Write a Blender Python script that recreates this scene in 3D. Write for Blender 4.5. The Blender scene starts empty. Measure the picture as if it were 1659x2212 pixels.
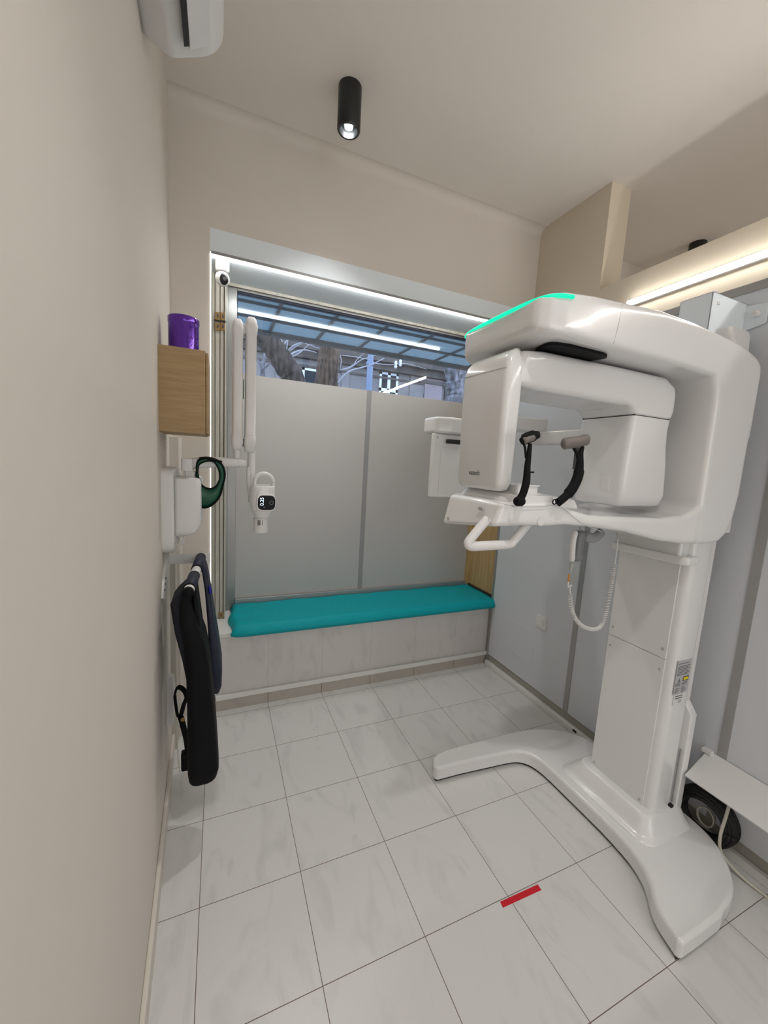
import bpy, bmesh, math, random
from mathutils import Vector, Matrix
random.seed(7)
scene = bpy.context.scene
COL = scene.collection
PI = math.pi

# ------------------------------------------------------------------ camera
F_PX = 836.2646
CX, CY = 829.5, 1106.0
CR = ((0.9201675, -0.38743593, 0.05643733), (0.0021098, -0.13923867, -0.9902566), (0.39151924, 0.91132102, -0.12730548))
CP = Vector((0.3913072, -0.55497103, 1.49477029))
cam_d = bpy.data.cameras.new('camera')
cam = bpy.data.objects.new('camera', cam_d); COL.objects.link(cam)
cam_d.sensor_fit = 'HORIZONTAL'; cam_d.sensor_width = 36.0; cam_d.lens = F_PX * 36.0 / 1659.0
cam_d.clip_start = 0.02; cam_d.clip_end = 200
r0, r1, r2 = [Vector(r) for r in CR]
cam.matrix_world = Matrix(((r0.x, -r1.x, -r2.x, CP.x), (r0.y, -r1.y, -r2.y, CP.y), (r0.z, -r1.z, -r2.z, CP.z), (0, 0, 0, 1)))
scene.camera = cam

# ------------------------------------------------------------------ exposure, world, lights
scene.view_settings.view_transform = 'Standard'
scene.view_settings.look = 'None'
scene.view_settings.gamma = 1.0
scene.view_settings.use_curve_mapping = False
scene.view_settings.exposure = 0.22
W = bpy.data.worlds.new('sky'); scene.world = W; W.use_nodes = True
W.node_tree.nodes['Background'].inputs[0].default_value = (0.72, 0.82, 1.0, 1)
W.node_tree.nodes['Background'].inputs[1].default_value = 2.6

def area_light(name, loc, size, size_y, power, color=(1, 1, 1), rot=(0, 0, 0)):
    d = bpy.data.lights.new(name, 'AREA'); d.shape = 'RECTANGLE'; d.size = size; d.size_y = size_y
    d.energy = power; d.color = color
    o = bpy.data.objects.new(name, d); COL.objects.link(o); o.location = loc; o.rotation_euler = rot
    return o
# upright fill lights added behind the photographer and in the neighbouring room
area_light('rear_fill_light', (1.25, -3.1, 1.55), 2.0, 2.2, 20, (0.97, 0.985, 1.0), (math.radians(90), 0, 0))
area_light('neighbour_fill_light', (4.2, -3.0, 1.6), 2.0, 2.0, 30, (1.0, 0.98, 0.95), (math.radians(90), 0, 0))
LAMP_POWER = 34
LED_STRENGTH = 24.0

def U(u, v, ax, val):
    """point where the sight line through photo position (u, v) meets the plane ax = val"""
    d = Vector((0, 0, 0)); a = ((u - CX) / F_PX, (v - CY) / F_PX, 1.0)
    for k in range(3):
        for j in range(3): d[j] += CR[k][j] * a[k]
    i = 'xyz'.index(ax); t = (val - CP[i]) / d[i]
    return CP + d * t

# ------------------------------------------------------------------ materials
def mat(name, color, rough=0.5, metal=0.0, coat=0.0, emit=None, estr=0.0, spec=0.5, alpha=None):
    m = bpy.data.materials.new(name); m.use_nodes = True
    b = m.node_tree.nodes['Principled BSDF']
    b.inputs['Base Color'].default_value = (*color, 1)
    b.inputs['Roughness'].default_value = rough
    b.inputs['Metallic'].default_value = metal
    b.inputs['Coat Weight'].default_value = coat
    b.inputs['Coat Roughness'].default_value = 0.08
    b.inputs['Specular IOR Level'].default_value = spec
    if emit:
        b.inputs['Emission Color'].default_value = (*emit, 1); b.inputs['Emission Strength'].default_value = estr
    return m

def noise_mat(name, c1, c2, rough=0.6, scale=20, bump=0.0, stretch=(1, 1, 1), detail=4, coat=0.0, c3=None):
    m = mat(name, c1, rough, coat=coat); nt = m.node_tree; n = nt.nodes; l = nt.links
    b = n['Principled BSDF']
    tc = n.new('ShaderNodeTexCoord'); mp = n.new('ShaderNodeMapping'); mp.inputs['Scale'].default_value = stretch
    ns = n.new('ShaderNodeTexNoise'); ns.inputs['Scale'].default_value = scale; ns.inputs['Detail'].default_value = detail
    cr = n.new('ShaderNodeValToRGB'); cr.color_ramp.elements[0].color = (*c1, 1); cr.color_ramp.elements[1].color = (*c2, 1)
    cr.color_ramp.elements[0].position = 0.35; cr.color_ramp.elements[1].position = 0.65
    l.new(tc.outputs['Object'], mp.inputs['Vector']); l.new(mp.outputs[0], ns.inputs['Vector'])
    l.new(ns.outputs['Fac'], cr.inputs['Fac']); l.new(cr.outputs[0], b.inputs['Base Color'])
    if bump:
        bp = n.new('ShaderNodeBump'); bp.inputs['Strength'].default_value = bump; bp.inputs['Distance'].default_value = 0.002
        l.new(ns.outputs['Fac'], bp.inputs['Height']); l.new(bp.outputs[0], b.inputs['Normal'])
    return m

T = 1 / 3.0
def tile_mat(name, tile_c, vein_c, grout_c, plane='xy', tz=None, rough=0.22, line=0.0022, zoff=0.0):
    """marble-look ceramic tile laid on a grid of one third of a metre"""
    m = mat(name, tile_c, rough); nt = m.node_tree; n = nt.nodes; l = nt.links
    b = n['Principled BSDF']
    def math_(op, a, c=None):
        k = n.new('ShaderNodeMath'); k.operation = op
        for i, s in enumerate((a, c)):
            if s is None: continue
            if isinstance(s, (int, float)): k.inputs[i].default_value = s
            else: l.new(s, k.inputs[i])
        return k.outputs[0]
    tc = n.new('ShaderNodeNewGeometry')
    sx = n.new('ShaderNodeSeparateXYZ'); l.new(tc.outputs['Position'], sx.inputs[0])
    def dist(sock, period, off=0.0):
        a = math_('ADD', sock, 100 * period + off)
        a = math_('DIVIDE', a, period); fr = math_('FRACT', a); fl = math_('FLOOR', a)
        d = math_('MINIMUM', fr, math_('SUBTRACT', 1.0, fr))
        return math_('MULTIPLY', d, period), fl
    dx, fx = dist(sx.outputs[0], T)
    dy, fy = dist(sx.outputs[1] if plane == 'xy' else sx.outputs[2], tz or T, zoff)
    d = math_('MINIMUM', dx, dy)
    g = math_('LESS_THAN', d, line / 2)
    ns = n.new('ShaderNodeTexNoise'); ns.inputs['Scale'].default_value = 3.2; ns.inputs['Detail'].default_value = 6; ns.inputs['Distortion'].default_value = 1.4
    off = n.new('ShaderNodeCombineXYZ'); l.new(math_('MULTIPLY', fx, 3.71), off.inputs[0]); l.new(math_('MULTIPLY', fy, 5.13), off.inputs[1])
    va = n.new('ShaderNodeVectorMath'); va.operation = 'ADD'; l.new(tc.outputs['Position'], va.inputs[0]); l.new(off.outputs[0], va.inputs[1])
    vm = n.new('ShaderNodeVectorMath'); vm.operation = 'MULTIPLY'; vm.inputs[1].default_value = (3.0, 1.1, 1.2); l.new(va.outputs[0], vm.inputs[0])
    l.new(vm.outputs[0], ns.inputs['Vector'])
    cr = n.new('ShaderNodeValToRGB'); e = cr.color_ramp.elements
    e[0].position = 0.30; e[0].color = (*vein_c, 1); e[1].position = 0.47; e[1].color = (*tile_c, 1)
    l.new(ns.outputs['Fac'], cr.inputs['Fac'])
    mx = n.new('ShaderNodeMix'); mx.data_type = 'RGBA'; l.new(g, mx.inputs[0]); l.new(cr.outputs[0], mx.inputs[6]); mx.inputs[7].default_value = (*grout_c, 1)
    l.new(mx.outputs[2], b.inputs['Base Color'])
    rg = math_('MULTIPLY', g, 0.5); l.new(math_('ADD', rg, rough), b.inputs['Roughness'])
    return m

def wood_mat(name, c1, c2, axis='z', rough=0.55, scale=6):
    m = mat(name, c1, rough); nt = m.node_tree; n = nt.nodes; l = nt.links; b = n['Principled BSDF']
    tc = n.new('ShaderNodeTexCoord'); mp = n.new('ShaderNodeMapping')
    mp.inputs['Scale'].default_value = {'z': (9, 9, 0.7), 'x': (1.2, 6, 14), 'y': (9, 0.7, 9)}[axis]
    ns = n.new('ShaderNodeTexNoise'); ns.inputs['Scale'].default_value = scale; ns.inputs['Detail'].default_value = 6; ns.inputs['Distortion'].default_value = 0.8
    cr = n.new('ShaderNodeValToRGB'); e = cr.color_ramp.elements
    e[0].position = 0.3; e[0].color = (*c1, 1); e[1].position = 0.7; e[1].color = (*c2, 1)
    l.new(tc.outputs['Object'], mp.inputs['Vector']); l.new(mp.outputs[0], ns.inputs['Vector'])
    l.new(ns.outputs['Fac'], cr.inputs['Fac']); l.new(cr.outputs[0], b.inputs['Base Color'])
    return m

def glass_mat(name, tint=(0.95, 0.98, 1.0), amount=1.0, ior=1.5):
    m = bpy.data.materials.new(name); m.use_nodes = True; nt = m.node_tree; n = nt.nodes; l = nt.links
    n.remove(n['Principled BSDF'])
    out = n['Material Output']; tr = n.new('ShaderNodeBsdfTransparent'); tr.inputs[0].default_value = (*tint, 1)
    gl = n.new('ShaderNodeBsdfGlossy'); gl.inputs['Roughness'].default_value = 0.0
    fr = n.new('ShaderNodeFresnel'); fr.inputs['IOR'].default_value = ior
    mx = n.new('ShaderNodeMixShader')
    l.new(fr.outputs[0], mx.inputs[0]); l.new(tr.outputs[0], mx.inputs[1]); l.new(gl.outputs[0], mx.inputs[2]); l.new(mx.outputs[0], out.inputs[0])
    return m

M = {}
M['wall'] = noise_mat('cream_wall_paint', (0.69, 0.64, 0.575), (0.70, 0.65, 0.585), 0.75, 3, 0.0)
M['ceiling'] = noise_mat('ceiling_paint', (0.80, 0.75, 0.69), (0.81, 0.76, 0.70), 0.8, 2)
M['cream'] = mat('darker_cream_paint', (0.68, 0.595, 0.475), 0.7)
M['floor'] = tile_mat('marble_look_floor_tile', (0.70, 0.685, 0.67), (0.63, 0.618, 0.607), (0.16, 0.11, 0.09), 'xy', rough=0.25)
M['bench_tile'] = tile_mat('marble_look_wall_tile', (0.70, 0.665, 0.645), (0.63, 0.60, 0.58), (0.47, 0.42, 0.38), 'xz', tz=10, rough=0.3, line=0.0016, zoff=0.003)
M['skirt_tile'] = tile_mat('beige_skirting_tile', (0.50, 0.46, 0.41), (0.45, 0.41, 0.37), (0.2, 0.13, 0.09), 'xz', tz=10, rough=0.35, line=0.003, zoff=5)
M['white'] = mat('glossy_white_plastic', (0.80, 0.79, 0.785), 0.22, coat=0.5)
M['white2'] = mat('satin_white_plastic', (0.75, 0.74, 0.73), 0.38)
M['matte_white'] = mat('white_painted_board', (0.80, 0.86, 0.90), 0.6)
M['panel'] = noise_mat('pale_grey_wall_panel', (0.66, 0.68, 0.71), (0.67, 0.69, 0.72), 0.35, 1.5)
M['alu'] = mat('brushed_aluminium', (0.42, 0.41, 0.40), 0.42, metal=0.6)
M['grey_frame'] = mat('grey_green_frame', (0.34, 0.345, 0.335), 0.32, metal=0.6)
M['frame_cream'] = noise_mat('aged_cream_frame', (0.60, 0.575, 0.51), (0.50, 0.475, 0.41), 0.5, 14, stretch=(3, 3, 0.4))
M['film'] = mat('frosted_white_film', (0.50, 0.487, 0.475), 0.45)
M['black'] = mat('matt_black', (0.006, 0.006, 0.006), 0.55)
M['black_satin'] = mat('satin_black_metal', (0.012, 0.013, 0.013), 0.3)
M['gasket'] = mat('dark_blue_rubber', (0.006, 0.010, 0.035), 0.4)
M['teal'] = noise_mat('teal_leatherette', (0.0, 0.345, 0.39), (0.0, 0.365, 0.41), 0.6, 60, 0.05)
M['teal'].node_tree.nodes['Principled BSDF'].inputs['Specular IOR Level'].default_value = 0.25
M['wood'] = wood_mat('light_oak_board', (0.33, 0.215, 0.10), (0.42, 0.29, 0.145), 'x')
M['wood_v'] = wood_mat('varnished_pine_board', (0.46, 0.29, 0.12), (0.62, 0.43, 0.21), 'z')
M['dark_wood'] = mat('dark_brown_strip', (0.05, 0.035, 0.03), 0.5)
M['grey'] = mat('grey_plastic', (0.30, 0.30, 0.30), 0.4)
M['mid_grey'] = mat('mid_grey_plastic', (0.20, 0.205, 0.21), 0.4)
M['lgrey'] = mat('light_grey_plastic', (0.48, 0.48, 0.47), 0.4)
M['dgrey'] = mat('dark_grey_plastic', (0.07, 0.07, 0.07), 0.4)
M['pad'] = mat('taupe_silicone_pad', (0.17, 0.15, 0.135), 0.45)
M['navy'] = noise_mat('navy_lead_fabric', (0.012, 0.015, 0.035), (0.018, 0.02, 0.045), 0.6, 80, 0.1)
M['navy_dark'] = mat('near_black_navy_fabric', (0.006, 0.007, 0.014), 0.65, spec=0.3)
M['apron'] = mat('black_lead_fabric', (0.003, 0.003, 0.004), 0.7, spec=0.2)
M['green'] = noise_mat('green_collar_fabric', (0.0, 0.06, 0.028), (0.0, 0.10, 0.045), 0.4, 30, 0.1)
M['purple'] = mat('metallic_purple_tin', (0.11, 0.02, 0.36), 0.16, metal=0.55, coat=0.5)
M['brass'] = mat('aged_brass', (0.35, 0.22, 0.09), 0.4, metal=0.8)
M['olive'] = mat('olive_grey_plinth', (0.38, 0.36, 0.31), 0.45)
M['dirty_white'] = mat('white_cable_duct', (0.78, 0.765, 0.74), 0.4)
M['cable'] = mat('cream_cable_sheath', (0.62, 0.59, 0.50), 0.4)
M['red'] = mat('red_floor_tape', (0.62, 0.006, 0.02), 0.45)
M['text'] = mat('grey_print', (0.12, 0.12, 0.12), 0.5)
M['label_grey'] = mat('silver_label', (0.47, 0.47, 0.48), 0.4)
M['yellow'] = mat('warning_yellow', (0.85, 0.65, 0.0), 0.4)
M['orange'] = mat('orange_sleeve', (0.75, 0.30, 0.02), 0.4)
M['led'] = mat('lit_led_diffuser', (1, 1, 1), 0.5, emit=(1.0, 0.98, 0.94), estr=LED_STRENGTH)
M['lamp'] = mat('lit_lamp_lens', (1, 1, 1), 0.5, emit=(0.95, 0.97, 1.0), estr=40)
M['edge_glow'] = mat('corner_highlight_glow', (1, 1, 1), 0.5, emit=(1.0, 0.98, 0.97), estr=1.6)  # emission stands in for the LED-lit highlight on the corner edge
M['mint'] = mat('lit_mint_light_bar', (0, 0.05, 0.03), 0.5, emit=(0.0, 0.90, 0.47), estr=1.0)
M['screen_black'] = mat('black_screen_glass', (0.002, 0.002, 0.003), 0.25, spec=0.12)
M['screen'] = mat('lit_screen_digits', (0.8, 0.9, 1), 0.5, emit=(0.62, 0.78, 1.0), estr=1.3)
M['glass'] = glass_mat('window_glass', (0.90, 0.95, 1.0), ior=1.55)
M['canopy_glass'] = mat('bluish_canopy_glass', (0.25, 0.31, 0.31), 0.3)
M['canopy_frame'] = mat('weathered_canopy_steel', (0.20, 0.20, 0.195), 0.6)
_b = M['canopy_glass'].node_tree.nodes['Principled BSDF']
_b.inputs['Transmission Weight'].default_value = 0.0
# wired obscured glass lets a soft share of daylight through
nt = M['canopy_glass'].node_tree; tl = nt.nodes.new('ShaderNodeBsdfTranslucent'); tl.inputs[0].default_value = (0.40, 0.47, 0.50, 1)
mxs = nt.nodes.new('ShaderNodeMixShader'); mxs.inputs[0].default_value = 0.75
nt.links.new(_b.outputs[0], mxs.inputs[1]); nt.links.new(tl.outputs[0], mxs.inputs[2]); nt.links.new(mxs.outputs[0], nt.nodes['Material Output'].inputs[0])
M['bark'] = noise_mat('dark_bark', (0.004, 0.003, 0.003), (0.085, 0.066, 0.058), 0.9, 4, 1.0, stretch=(5, 5, 0.8), detail=8)
M['bark2'] = noise_mat('brown_bark', (0.012, 0.007, 0.005), (0.12, 0.08, 0.055), 0.9, 4, 1.0, stretch=(5, 5, 0.8), detail=8)
M['bark3'] = noise_mat('mottled_grey_bark', (0.06, 0.055, 0.06), (0.22, 0.22, 0.25), 0.9, 5, 0.6, stretch=(2, 2, 1), detail=6)
M['twig'] = mat('pale_twig', (0.33, 0.33, 0.37), 0.8)
M['facade'] = noise_mat('grey_render_facade', (0.21, 0.20, 0.205), (0.25, 0.24, 0.24), 0.9, 1.2)
M['cornice'] = noise_mat('dark_stained_cornice', (0.07, 0.062, 0.06), (0.13, 0.118, 0.11), 0.9, 3)
M['win_white'] = mat('white_window_paint', (0.75, 0.80, 0.85), 0.5)
M['win_dark'] = mat('dark_window_pane', (0.03, 0.04, 0.05), 0.5, spec=0.1)
M['shutter'] = mat('pinkish_roller_shutter', (0.27, 0.22, 0.235), 0.7)
M['pole'] = mat('pale_blue_steel', (0.17, 0.24, 0.36), 0.5)
M['street'] = mat('asphalt', (0.12, 0.12, 0.12), 0.9)

# ------------------------------------------------------------------ mesh helpers
def link(name, me, material, parent=None, smooth=False):
    o = bpy.data.objects.new(name, me); COL.objects.link(o)
    if material is not None: me.materials.append(M[material] if isinstance(material, str) else material)
    if smooth:
        for p in me.polygons: p.use_smooth = True
    if parent is not None: o.parent = parent
    return o

def finish(bm, name, material, parent=None, smooth=False, bevel=0.0, seg=3, ang=40, loc=None):
    bmesh.ops.recalc_face_normals(bm, faces=bm.faces)
    me = bpy.data.meshes.new(name); bm.to_mesh(me); bm.free()
    o = link(name, me, material, parent, smooth or bevel > 0)
    if bevel > 0:
        b = o.modifiers.new('bevel', 'BEVEL'); b.width = bevel; b.segments = seg; b.limit_method = 'ANGLE'; b.angle_limit = math.radians(ang)
        b.harden_normals = False
        w = o.modifiers.new('normals', 'WEIGHTED_NORMAL'); w.keep_sharp = False
    return o

def add_box(bm, a, b):
    x0, y0, z0 = a; x1, y1, z1 = b
    v = [bm.verts.new(p) for p in ((x0, y0, z0), (x1, y0, z0), (x1, y1, z0), (x0, y1, z0), (x0, y0, z1), (x1, y0, z1), (x1, y1, z1), (x0, y1, z1))]
    for f in ((0, 3, 2, 1), (4, 5, 6, 7), (0, 1, 5, 4), (1, 2, 6, 5), (2, 3, 7, 6), (3, 0, 4, 7)): bm.faces.new([v[i] for i in f])

def box(name, a, b, material, parent=None, bevel=0.0, seg=3):
    bm = bmesh.new(); add_box(bm, a, b)
    return finish(bm, name, material, parent, bevel=bevel, seg=seg)

def boxes(name, lst, material, parent=None, bevel=0.0, seg=2):
    bm = bmesh.new()
    for a, b in lst: add_box(bm, a, b)
    return finish(bm, name, material, parent, bevel=bevel, seg=seg)

def add_prism(bm, pts, axis, a0, a1):
    """pts in the two other axes (in x,y,z order)"""
    def P(p, a):
        if axis == 'x': return (a, p[0], p[1])
        if axis == 'y': return (p[0], a, p[1])
        return (p[0], p[1], a)
    v0 = [bm.verts.new(P(p, a0)) for p in pts]; v1 = [bm.verts.new(P(p, a1)) for p in pts]
    n = len(pts)
    bm.faces.new(v0); bm.faces.new(v1[::-1])
    for i in range(n): bm.faces.new((v0[i], v0[(i + 1) % n], v1[(i + 1) % n], v1[i]))

def prism(name, pts, axis, a0, a1, material, parent=None, bevel=0.0, seg=3, ang=40):
    bm = bmesh.new(); add_prism(bm, pts, axis, a0, a1)
    return finish(bm, name, material, parent, bevel=bevel, seg=seg, ang=ang)

def rpoly(pts, r, seg=6):
    """polygon with rounded corners; r a number or one per corner"""
    out = []; n = len(pts)
    for i in range(n):
        p = Vector(pts[i]).to_2d(); a = Vector(pts[i - 1]).to_2d(); b = Vector(pts[(i + 1) % n]).to_2d()
        rr = r[i] if isinstance(r, (list, tuple)) else r
        if rr <= 0: out.append(tuple(p)); continue
        da = (a - p); db = (b - p); la, lb = da.length, db.length; da.normalize(); db.normalize()
        ang = da.angle(db); t = min(rr / math.tan(ang / 2), la * 0.49, lb * 0.49)
        s = p + da * t; e = p + db * t
        for k in range(seg + 1):
            q = k / seg
            out.append(tuple(s * (1 - q) ** 2 + p * 2 * q * (1 - q) + e * q * q))
    return out

def spline(pts, n=8, closed=False):
    P = [Vector(p) for p in pts]; out = []; N = len(P)
    rng = range(N) if closed else range(N - 1)
    for i in rng:
        p1 = P[i]; p2 = P[(i + 1) % N]
        p0 = P[i - 1] if (closed or i > 0) else p1 * 2 - p2
        p3 = P[(i + 2) % N] if (closed or i + 2 < N) else p2 * 2 - p1
        for k in range(n):
            t = k / n
            out.append(0.5 * ((2 * p1) + (p2 - p0) * t + (2 * p0 - 5 * p1 + 4 * p2 - p3) * t * t + (3 * p1 - p0 - 3 * p2 + p3) * t ** 3))
    if not closed: out.append(P[-1])
    return out

def add_tube(bm, pts, r, seg=10, flat=None, cap=True, up=None):
    """sweep a circle (or a flat ellipse: flat=(a,b)) along pts; r number or list"""
    P = [Vector(p) for p in pts]; n = len(P); rings = []; nrm = None
    for i in range(n):
        t = (P[min(i + 1, n - 1)] - P[max(i - 1, 0)]).normalized()
        if nrm is None:
            g = Vector(up) if up else (Vector((0, 0, 1)) if abs(t.z) < 0.9 else Vector((1, 0, 0)))
            nrm = (g - t * g.dot(t)).normalized()
        else: nrm = (nrm - t * nrm.dot(t)).normalized()
        bn = t.cross(nrm); rr = r[i] if isinstance(r, (list, tuple)) else r
        fa, fb = flat if flat else (1, 1)
        rings.append([bm.verts.new(P[i] + nrm * math.cos(2 * PI * k / seg) * rr * fa + bn * math.sin(2 * PI * k / seg) * rr * fb) for k in range(seg)])
    for i in range(n - 1):
        for k in range(seg): bm.faces.new((rings[i][k], rings[i][(k + 1) % seg], rings[i + 1][(k + 1) % seg], rings[i + 1][k]))
    if cap: bm.faces.new(rings[0][::-1]); bm.faces.new(rings[-1])

def tube(name, pts, r, material, parent=None, seg=10, flat=None, up=None, smooth=True):
    bm = bmesh.new(); add_tube(bm, pts, r, seg, flat, up=up)
    return finish(bm, name, material, parent, smooth=smooth)

def lathe(name, prof, center, material, parent=None, seg=32, axis='z', bevel=0.0, smooth=True):
    bm = bmesh.new(); rings = []
    def P(r, h, k):
        c, s = math.cos(2 * PI * k / seg) * r, math.sin(2 * PI * k / seg) * r
        v = {'z': (c, s, h), 'y': (c, h, s), 'x': (h, c, s)}[axis]
        return (v[0] + center[0], v[1] + center[1], v[2] + center[2])
    for r, h in prof: rings.append([bm.verts.new(P(max(r, 1e-5), h, k)) for k in range(seg)])
    for i in range(len(rings) - 1):
        for k in range(seg): bm.faces.new((rings[i][k], rings[i][(k + 1) % seg], rings[i + 1][(k + 1) % seg], rings[i + 1][k]))
    bm.faces.new(rings[0][::-1]); bm.faces.new(rings[-1])
    bmesh.ops.remove_doubles(bm, verts=bm.verts, dist=1e-4)
    o = finish(bm, name, material, parent, smooth=smooth)
    if smooth:
        o.modifiers.new('e', 'EDGE_SPLIT').split_angle = math.radians(42)
    return o

def rrect(a0, a1, b0, b1, r, seg=5):
    r = min(r, (a1 - a0) * 0.499, (b1 - b0) * 0.499); pts = []
    for cx, cy, s in ((a1 - r, b1 - r, 0), (a0 + r, b1 - r, 1), (a0 + r, b0 + r, 2), (a1 - r, b0 + r, 3)):
        for k in range(seg + 1):
            t = (s + k / seg) * PI / 2; pts.append((cx + math.cos(t) * r, cy + math.sin(t) * r))
    return pts

def add_loft(bm, axis, secs, seg=5):
    """secs: (pos, a0, a1, b0, b1, r) rounded rectangles along axis; a,b the other axes in x,y,z order"""
    rings = []
    for s in secs:
        pos, a0, a1, b0, b1, r = s
        ring = []
        for a, b in rrect(a0, a1, b0, b1, r, seg):
            ring.append(bm.verts.new({'x': (pos, a, b), 'y': (a, pos, b), 'z': (a, b, pos)}[axis]))
        rings.append(ring)
    n = len(rings[0])
    for i in range(len(rings) - 1):
        for k in range(n): bm.faces.new((rings[i][k], rings[i][(k + 1) % n], rings[i + 1][(k + 1) % n], rings[i + 1][k]))
    bm.faces.new(rings[0][::-1]); bm.faces.new(rings[-1])

def loft(name, axis, secs, material, parent=None, subdiv=0, split=35, seg=5):
    bm = bmesh.new(); add_loft(bm, axis, secs, seg)
    o = finish(bm, name, material, parent, smooth=True)
    if subdiv: s = o.modifiers.new('s', 'SUBSURF'); s.levels = s.render_levels = subdiv
    else: o.modifiers.new('e', 'EDGE_SPLIT').split_angle = math.radians(split)
    return o

def molded(name, lofts, material, parent=None, voxel=0.007, smooth=8, prisms=()):
    """several overlapping bodies fused into one continuous moulded shell"""
    bm = bmesh.new()
    for ax, secs in lofts: add_loft(bm, ax, secs)
    for pts, ax, a0, a1 in prisms: add_prism(bm, pts, ax, a0, a1)
    o = finish(bm, name, material, parent, smooth=True)
    r = o.modifiers.new('fuse', 'REMESH'); r.mode = 'VOXEL'; r.voxel_size = voxel; r.use_smooth_shade = True
    s = o.modifiers.new('soften', 'SMOOTH'); s.factor = 0.5; s.iterations = smooth
    return o

def empty(name, loc=(0, 0, 0)):
    o = bpy.data.objects.new(name, None); COL.objects.link(o); o.empty_display_size = 0.05
    # parts are modelled in room coordinates: keep them where they are
    o['_origin'] = 1; o.location = (0, 0, 0); return o

def tag(o, label, cat, group=None, kind=None):
    o['label'] = label; o['category'] = cat
    if group: o['group'] = group
    if kind: o['kind'] = kind
    return o

def thing(name, label, cat, group=None):
    o = bpy.data.objects.new(name, None); COL.objects.link(o); o.empty_display_size = 0.05
    return tag(o, label, cat, group)

def settle(o, loc):
    """move a thing's origin to its base without moving its parts"""
    loc = Vector(loc)
    o.location = loc
    for c in o.children: c.location = Vector(c.location) - loc

def struct(o): o['kind'] = 'structure'; return o

def text_mesh(name, s, size, matrix, material, parent, extrude=0.0004, align='CENTER', shear=0.0):
    cu = bpy.data.curves.new(name, 'FONT'); cu.body = s; cu.size = size; cu.extrude = extrude; cu.align_x = align; cu.align_y = 'CENTER'; cu.shear = shear
    tmp = bpy.data.objects.new('tmp_text', cu); COL.objects.link(tmp)
    bpy.context.view_layer.update()
    me = bpy.data.meshes.new_from_object(tmp.evaluated_get(bpy.context.evaluated_depsgraph_get()))
    bpy.data.objects.remove(tmp)
    me.transform(matrix)
    return link(name, me, material, parent)

def basis(origin, right, up):
    r = Vector(right).normalized(); u = Vector(up); u = (u - r * u.dot(r)).normalized(); n = r.cross(u); o = Vector(origin)
    return Matrix(((r.x, u.x, n.x, o.x), (r.y, u.y, n.y, o.y), (r.z, u.z, n.z, o.z), (0, 0, 0, 1)))

# ================================================================== THE ROOM
ZC = 3.14; YB = 1.726
def wx(y): return 0.222 - 0.032 * y     # left wall plane

struct(box('floor', (-0.2, -3.2, -0.08), (2.6, 1.735, 0.0), 'floor'))
struct(box('floor_neighbour', (2.6, -3.2, -0.08), (6.2, 2.0, 0.0), 'floor'))
struct(box('ceiling', (-0.2, -3.2, ZC), (6.2, 2.0, ZC + 0.1), 'ceiling'))
struct(prism('wall_left', [(wx(2.4), 2.4), (wx(-3.2), -3.2), (-0.3, -3.2), (-0.3, 2.4)], 'z', 0.0, ZC, 'wall'))
struct(boxes('wall_back', [((-0.2, YB, 0), (0.345, 2.15, ZC)), ((0.345, YB, 2.6), (6.2, 2.15, ZC)), ((2.43, YB, 0), (6.2, 2.15, 2.6))], 'wall'))
# the right side: full-height pier by the window, then a partition open above 2.56 m
struct(boxes('wall_right', [((2.43, 1.197, 0), (2.59, YB, ZC)), ((2.43, -3.2, 0), (2.59, 1.197, 2.565))], 'cream'))
cove = [(YB + .002, ZC - .05)] + [(YB - .05 + .05 * math.cos(a), ZC - .05 + .05 * math.sin(a)) for a in [k * PI / 20 for k in range(0, 11)]] + [(YB - .05, ZC + .002), (YB + .002, ZC + .002)]
o = struct(prism('trim_10', cove, 'x', 0.05, 2.431, 'wall'))
for p in o.data.polygons: p.use_smooth = abs(p.normal.x) < .5
o.modifiers.new('e', 'EDGE_SPLIT').split_angle = math.radians(40)
struct(box('wall_rear', (-0.3, -3.3, 0), (6.2, -3.2, ZC), 'wall'))
struct(box('wall_neighbour', (6.2, -3.2, 0), (6.3, 2.35, ZC), 'wall'))
struct(prism('baseboard_left', [(wx(1.5), 1.5), (wx(-3.2), -3.2), (wx(-3.2) + 0.014, -3.2), (wx(1.5) + 0.014, 1.5)], 'z', 0.0, 0.085, 'wall', bevel=0.004))
# boxed-in pipe in the back left corner
struct(box('trim_1', (0.10, 1.56, 0.0), (0.212, YB + 0.01, 1.56), 'wall', bevel=0.003))
struct(box('trim_2', (0.10, 1.47, 0.0), (0.200, 1.56, 0.98), 'frame_cream', bevel=0.003))

# pale grey wall panels with aluminium joints on the right wall
bm = bmesh.new()
ys = [1.697, 0.965, 0.215, -0.52, -1.26, -2.0, -2.74]
for a, b in zip(ys, ys[1:]): add_box(bm, (2.29, b + 0.004, 0.085), (2.42, a - 0.004, 2.235))
struct(finish(bm, 'wall_panels_right', 'panel', bevel=0.0015, seg=2))
struct(boxes('trim_3', [((2.286, y - 0.016, 0.085), (2.30, y + 0.016, 2.235)) for y in ys[1:]] + [((2.288, 1.688, 0.02), (2.33, 1.712, 2.5))], 'alu'))
struct(box('trim_4', (2.283, -2.9, 2.228), (2.43, 1.70, 2.262), 'alu', bevel=0.002))
struct(box('baseboard_right', (2.30, -3.2, 0.0), (2.42, 1.70, 0.085), 'olive'))
# access flap cut into the first panel
fl = box('wall_flap', (2.287, 1.256, 0.222), (2.292, 1.487, 0.45), 'panel', bevel=0.001)
tag(fl, 'flush grey access flap cut into the wall panel beside the light switch', 'access flap')

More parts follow.
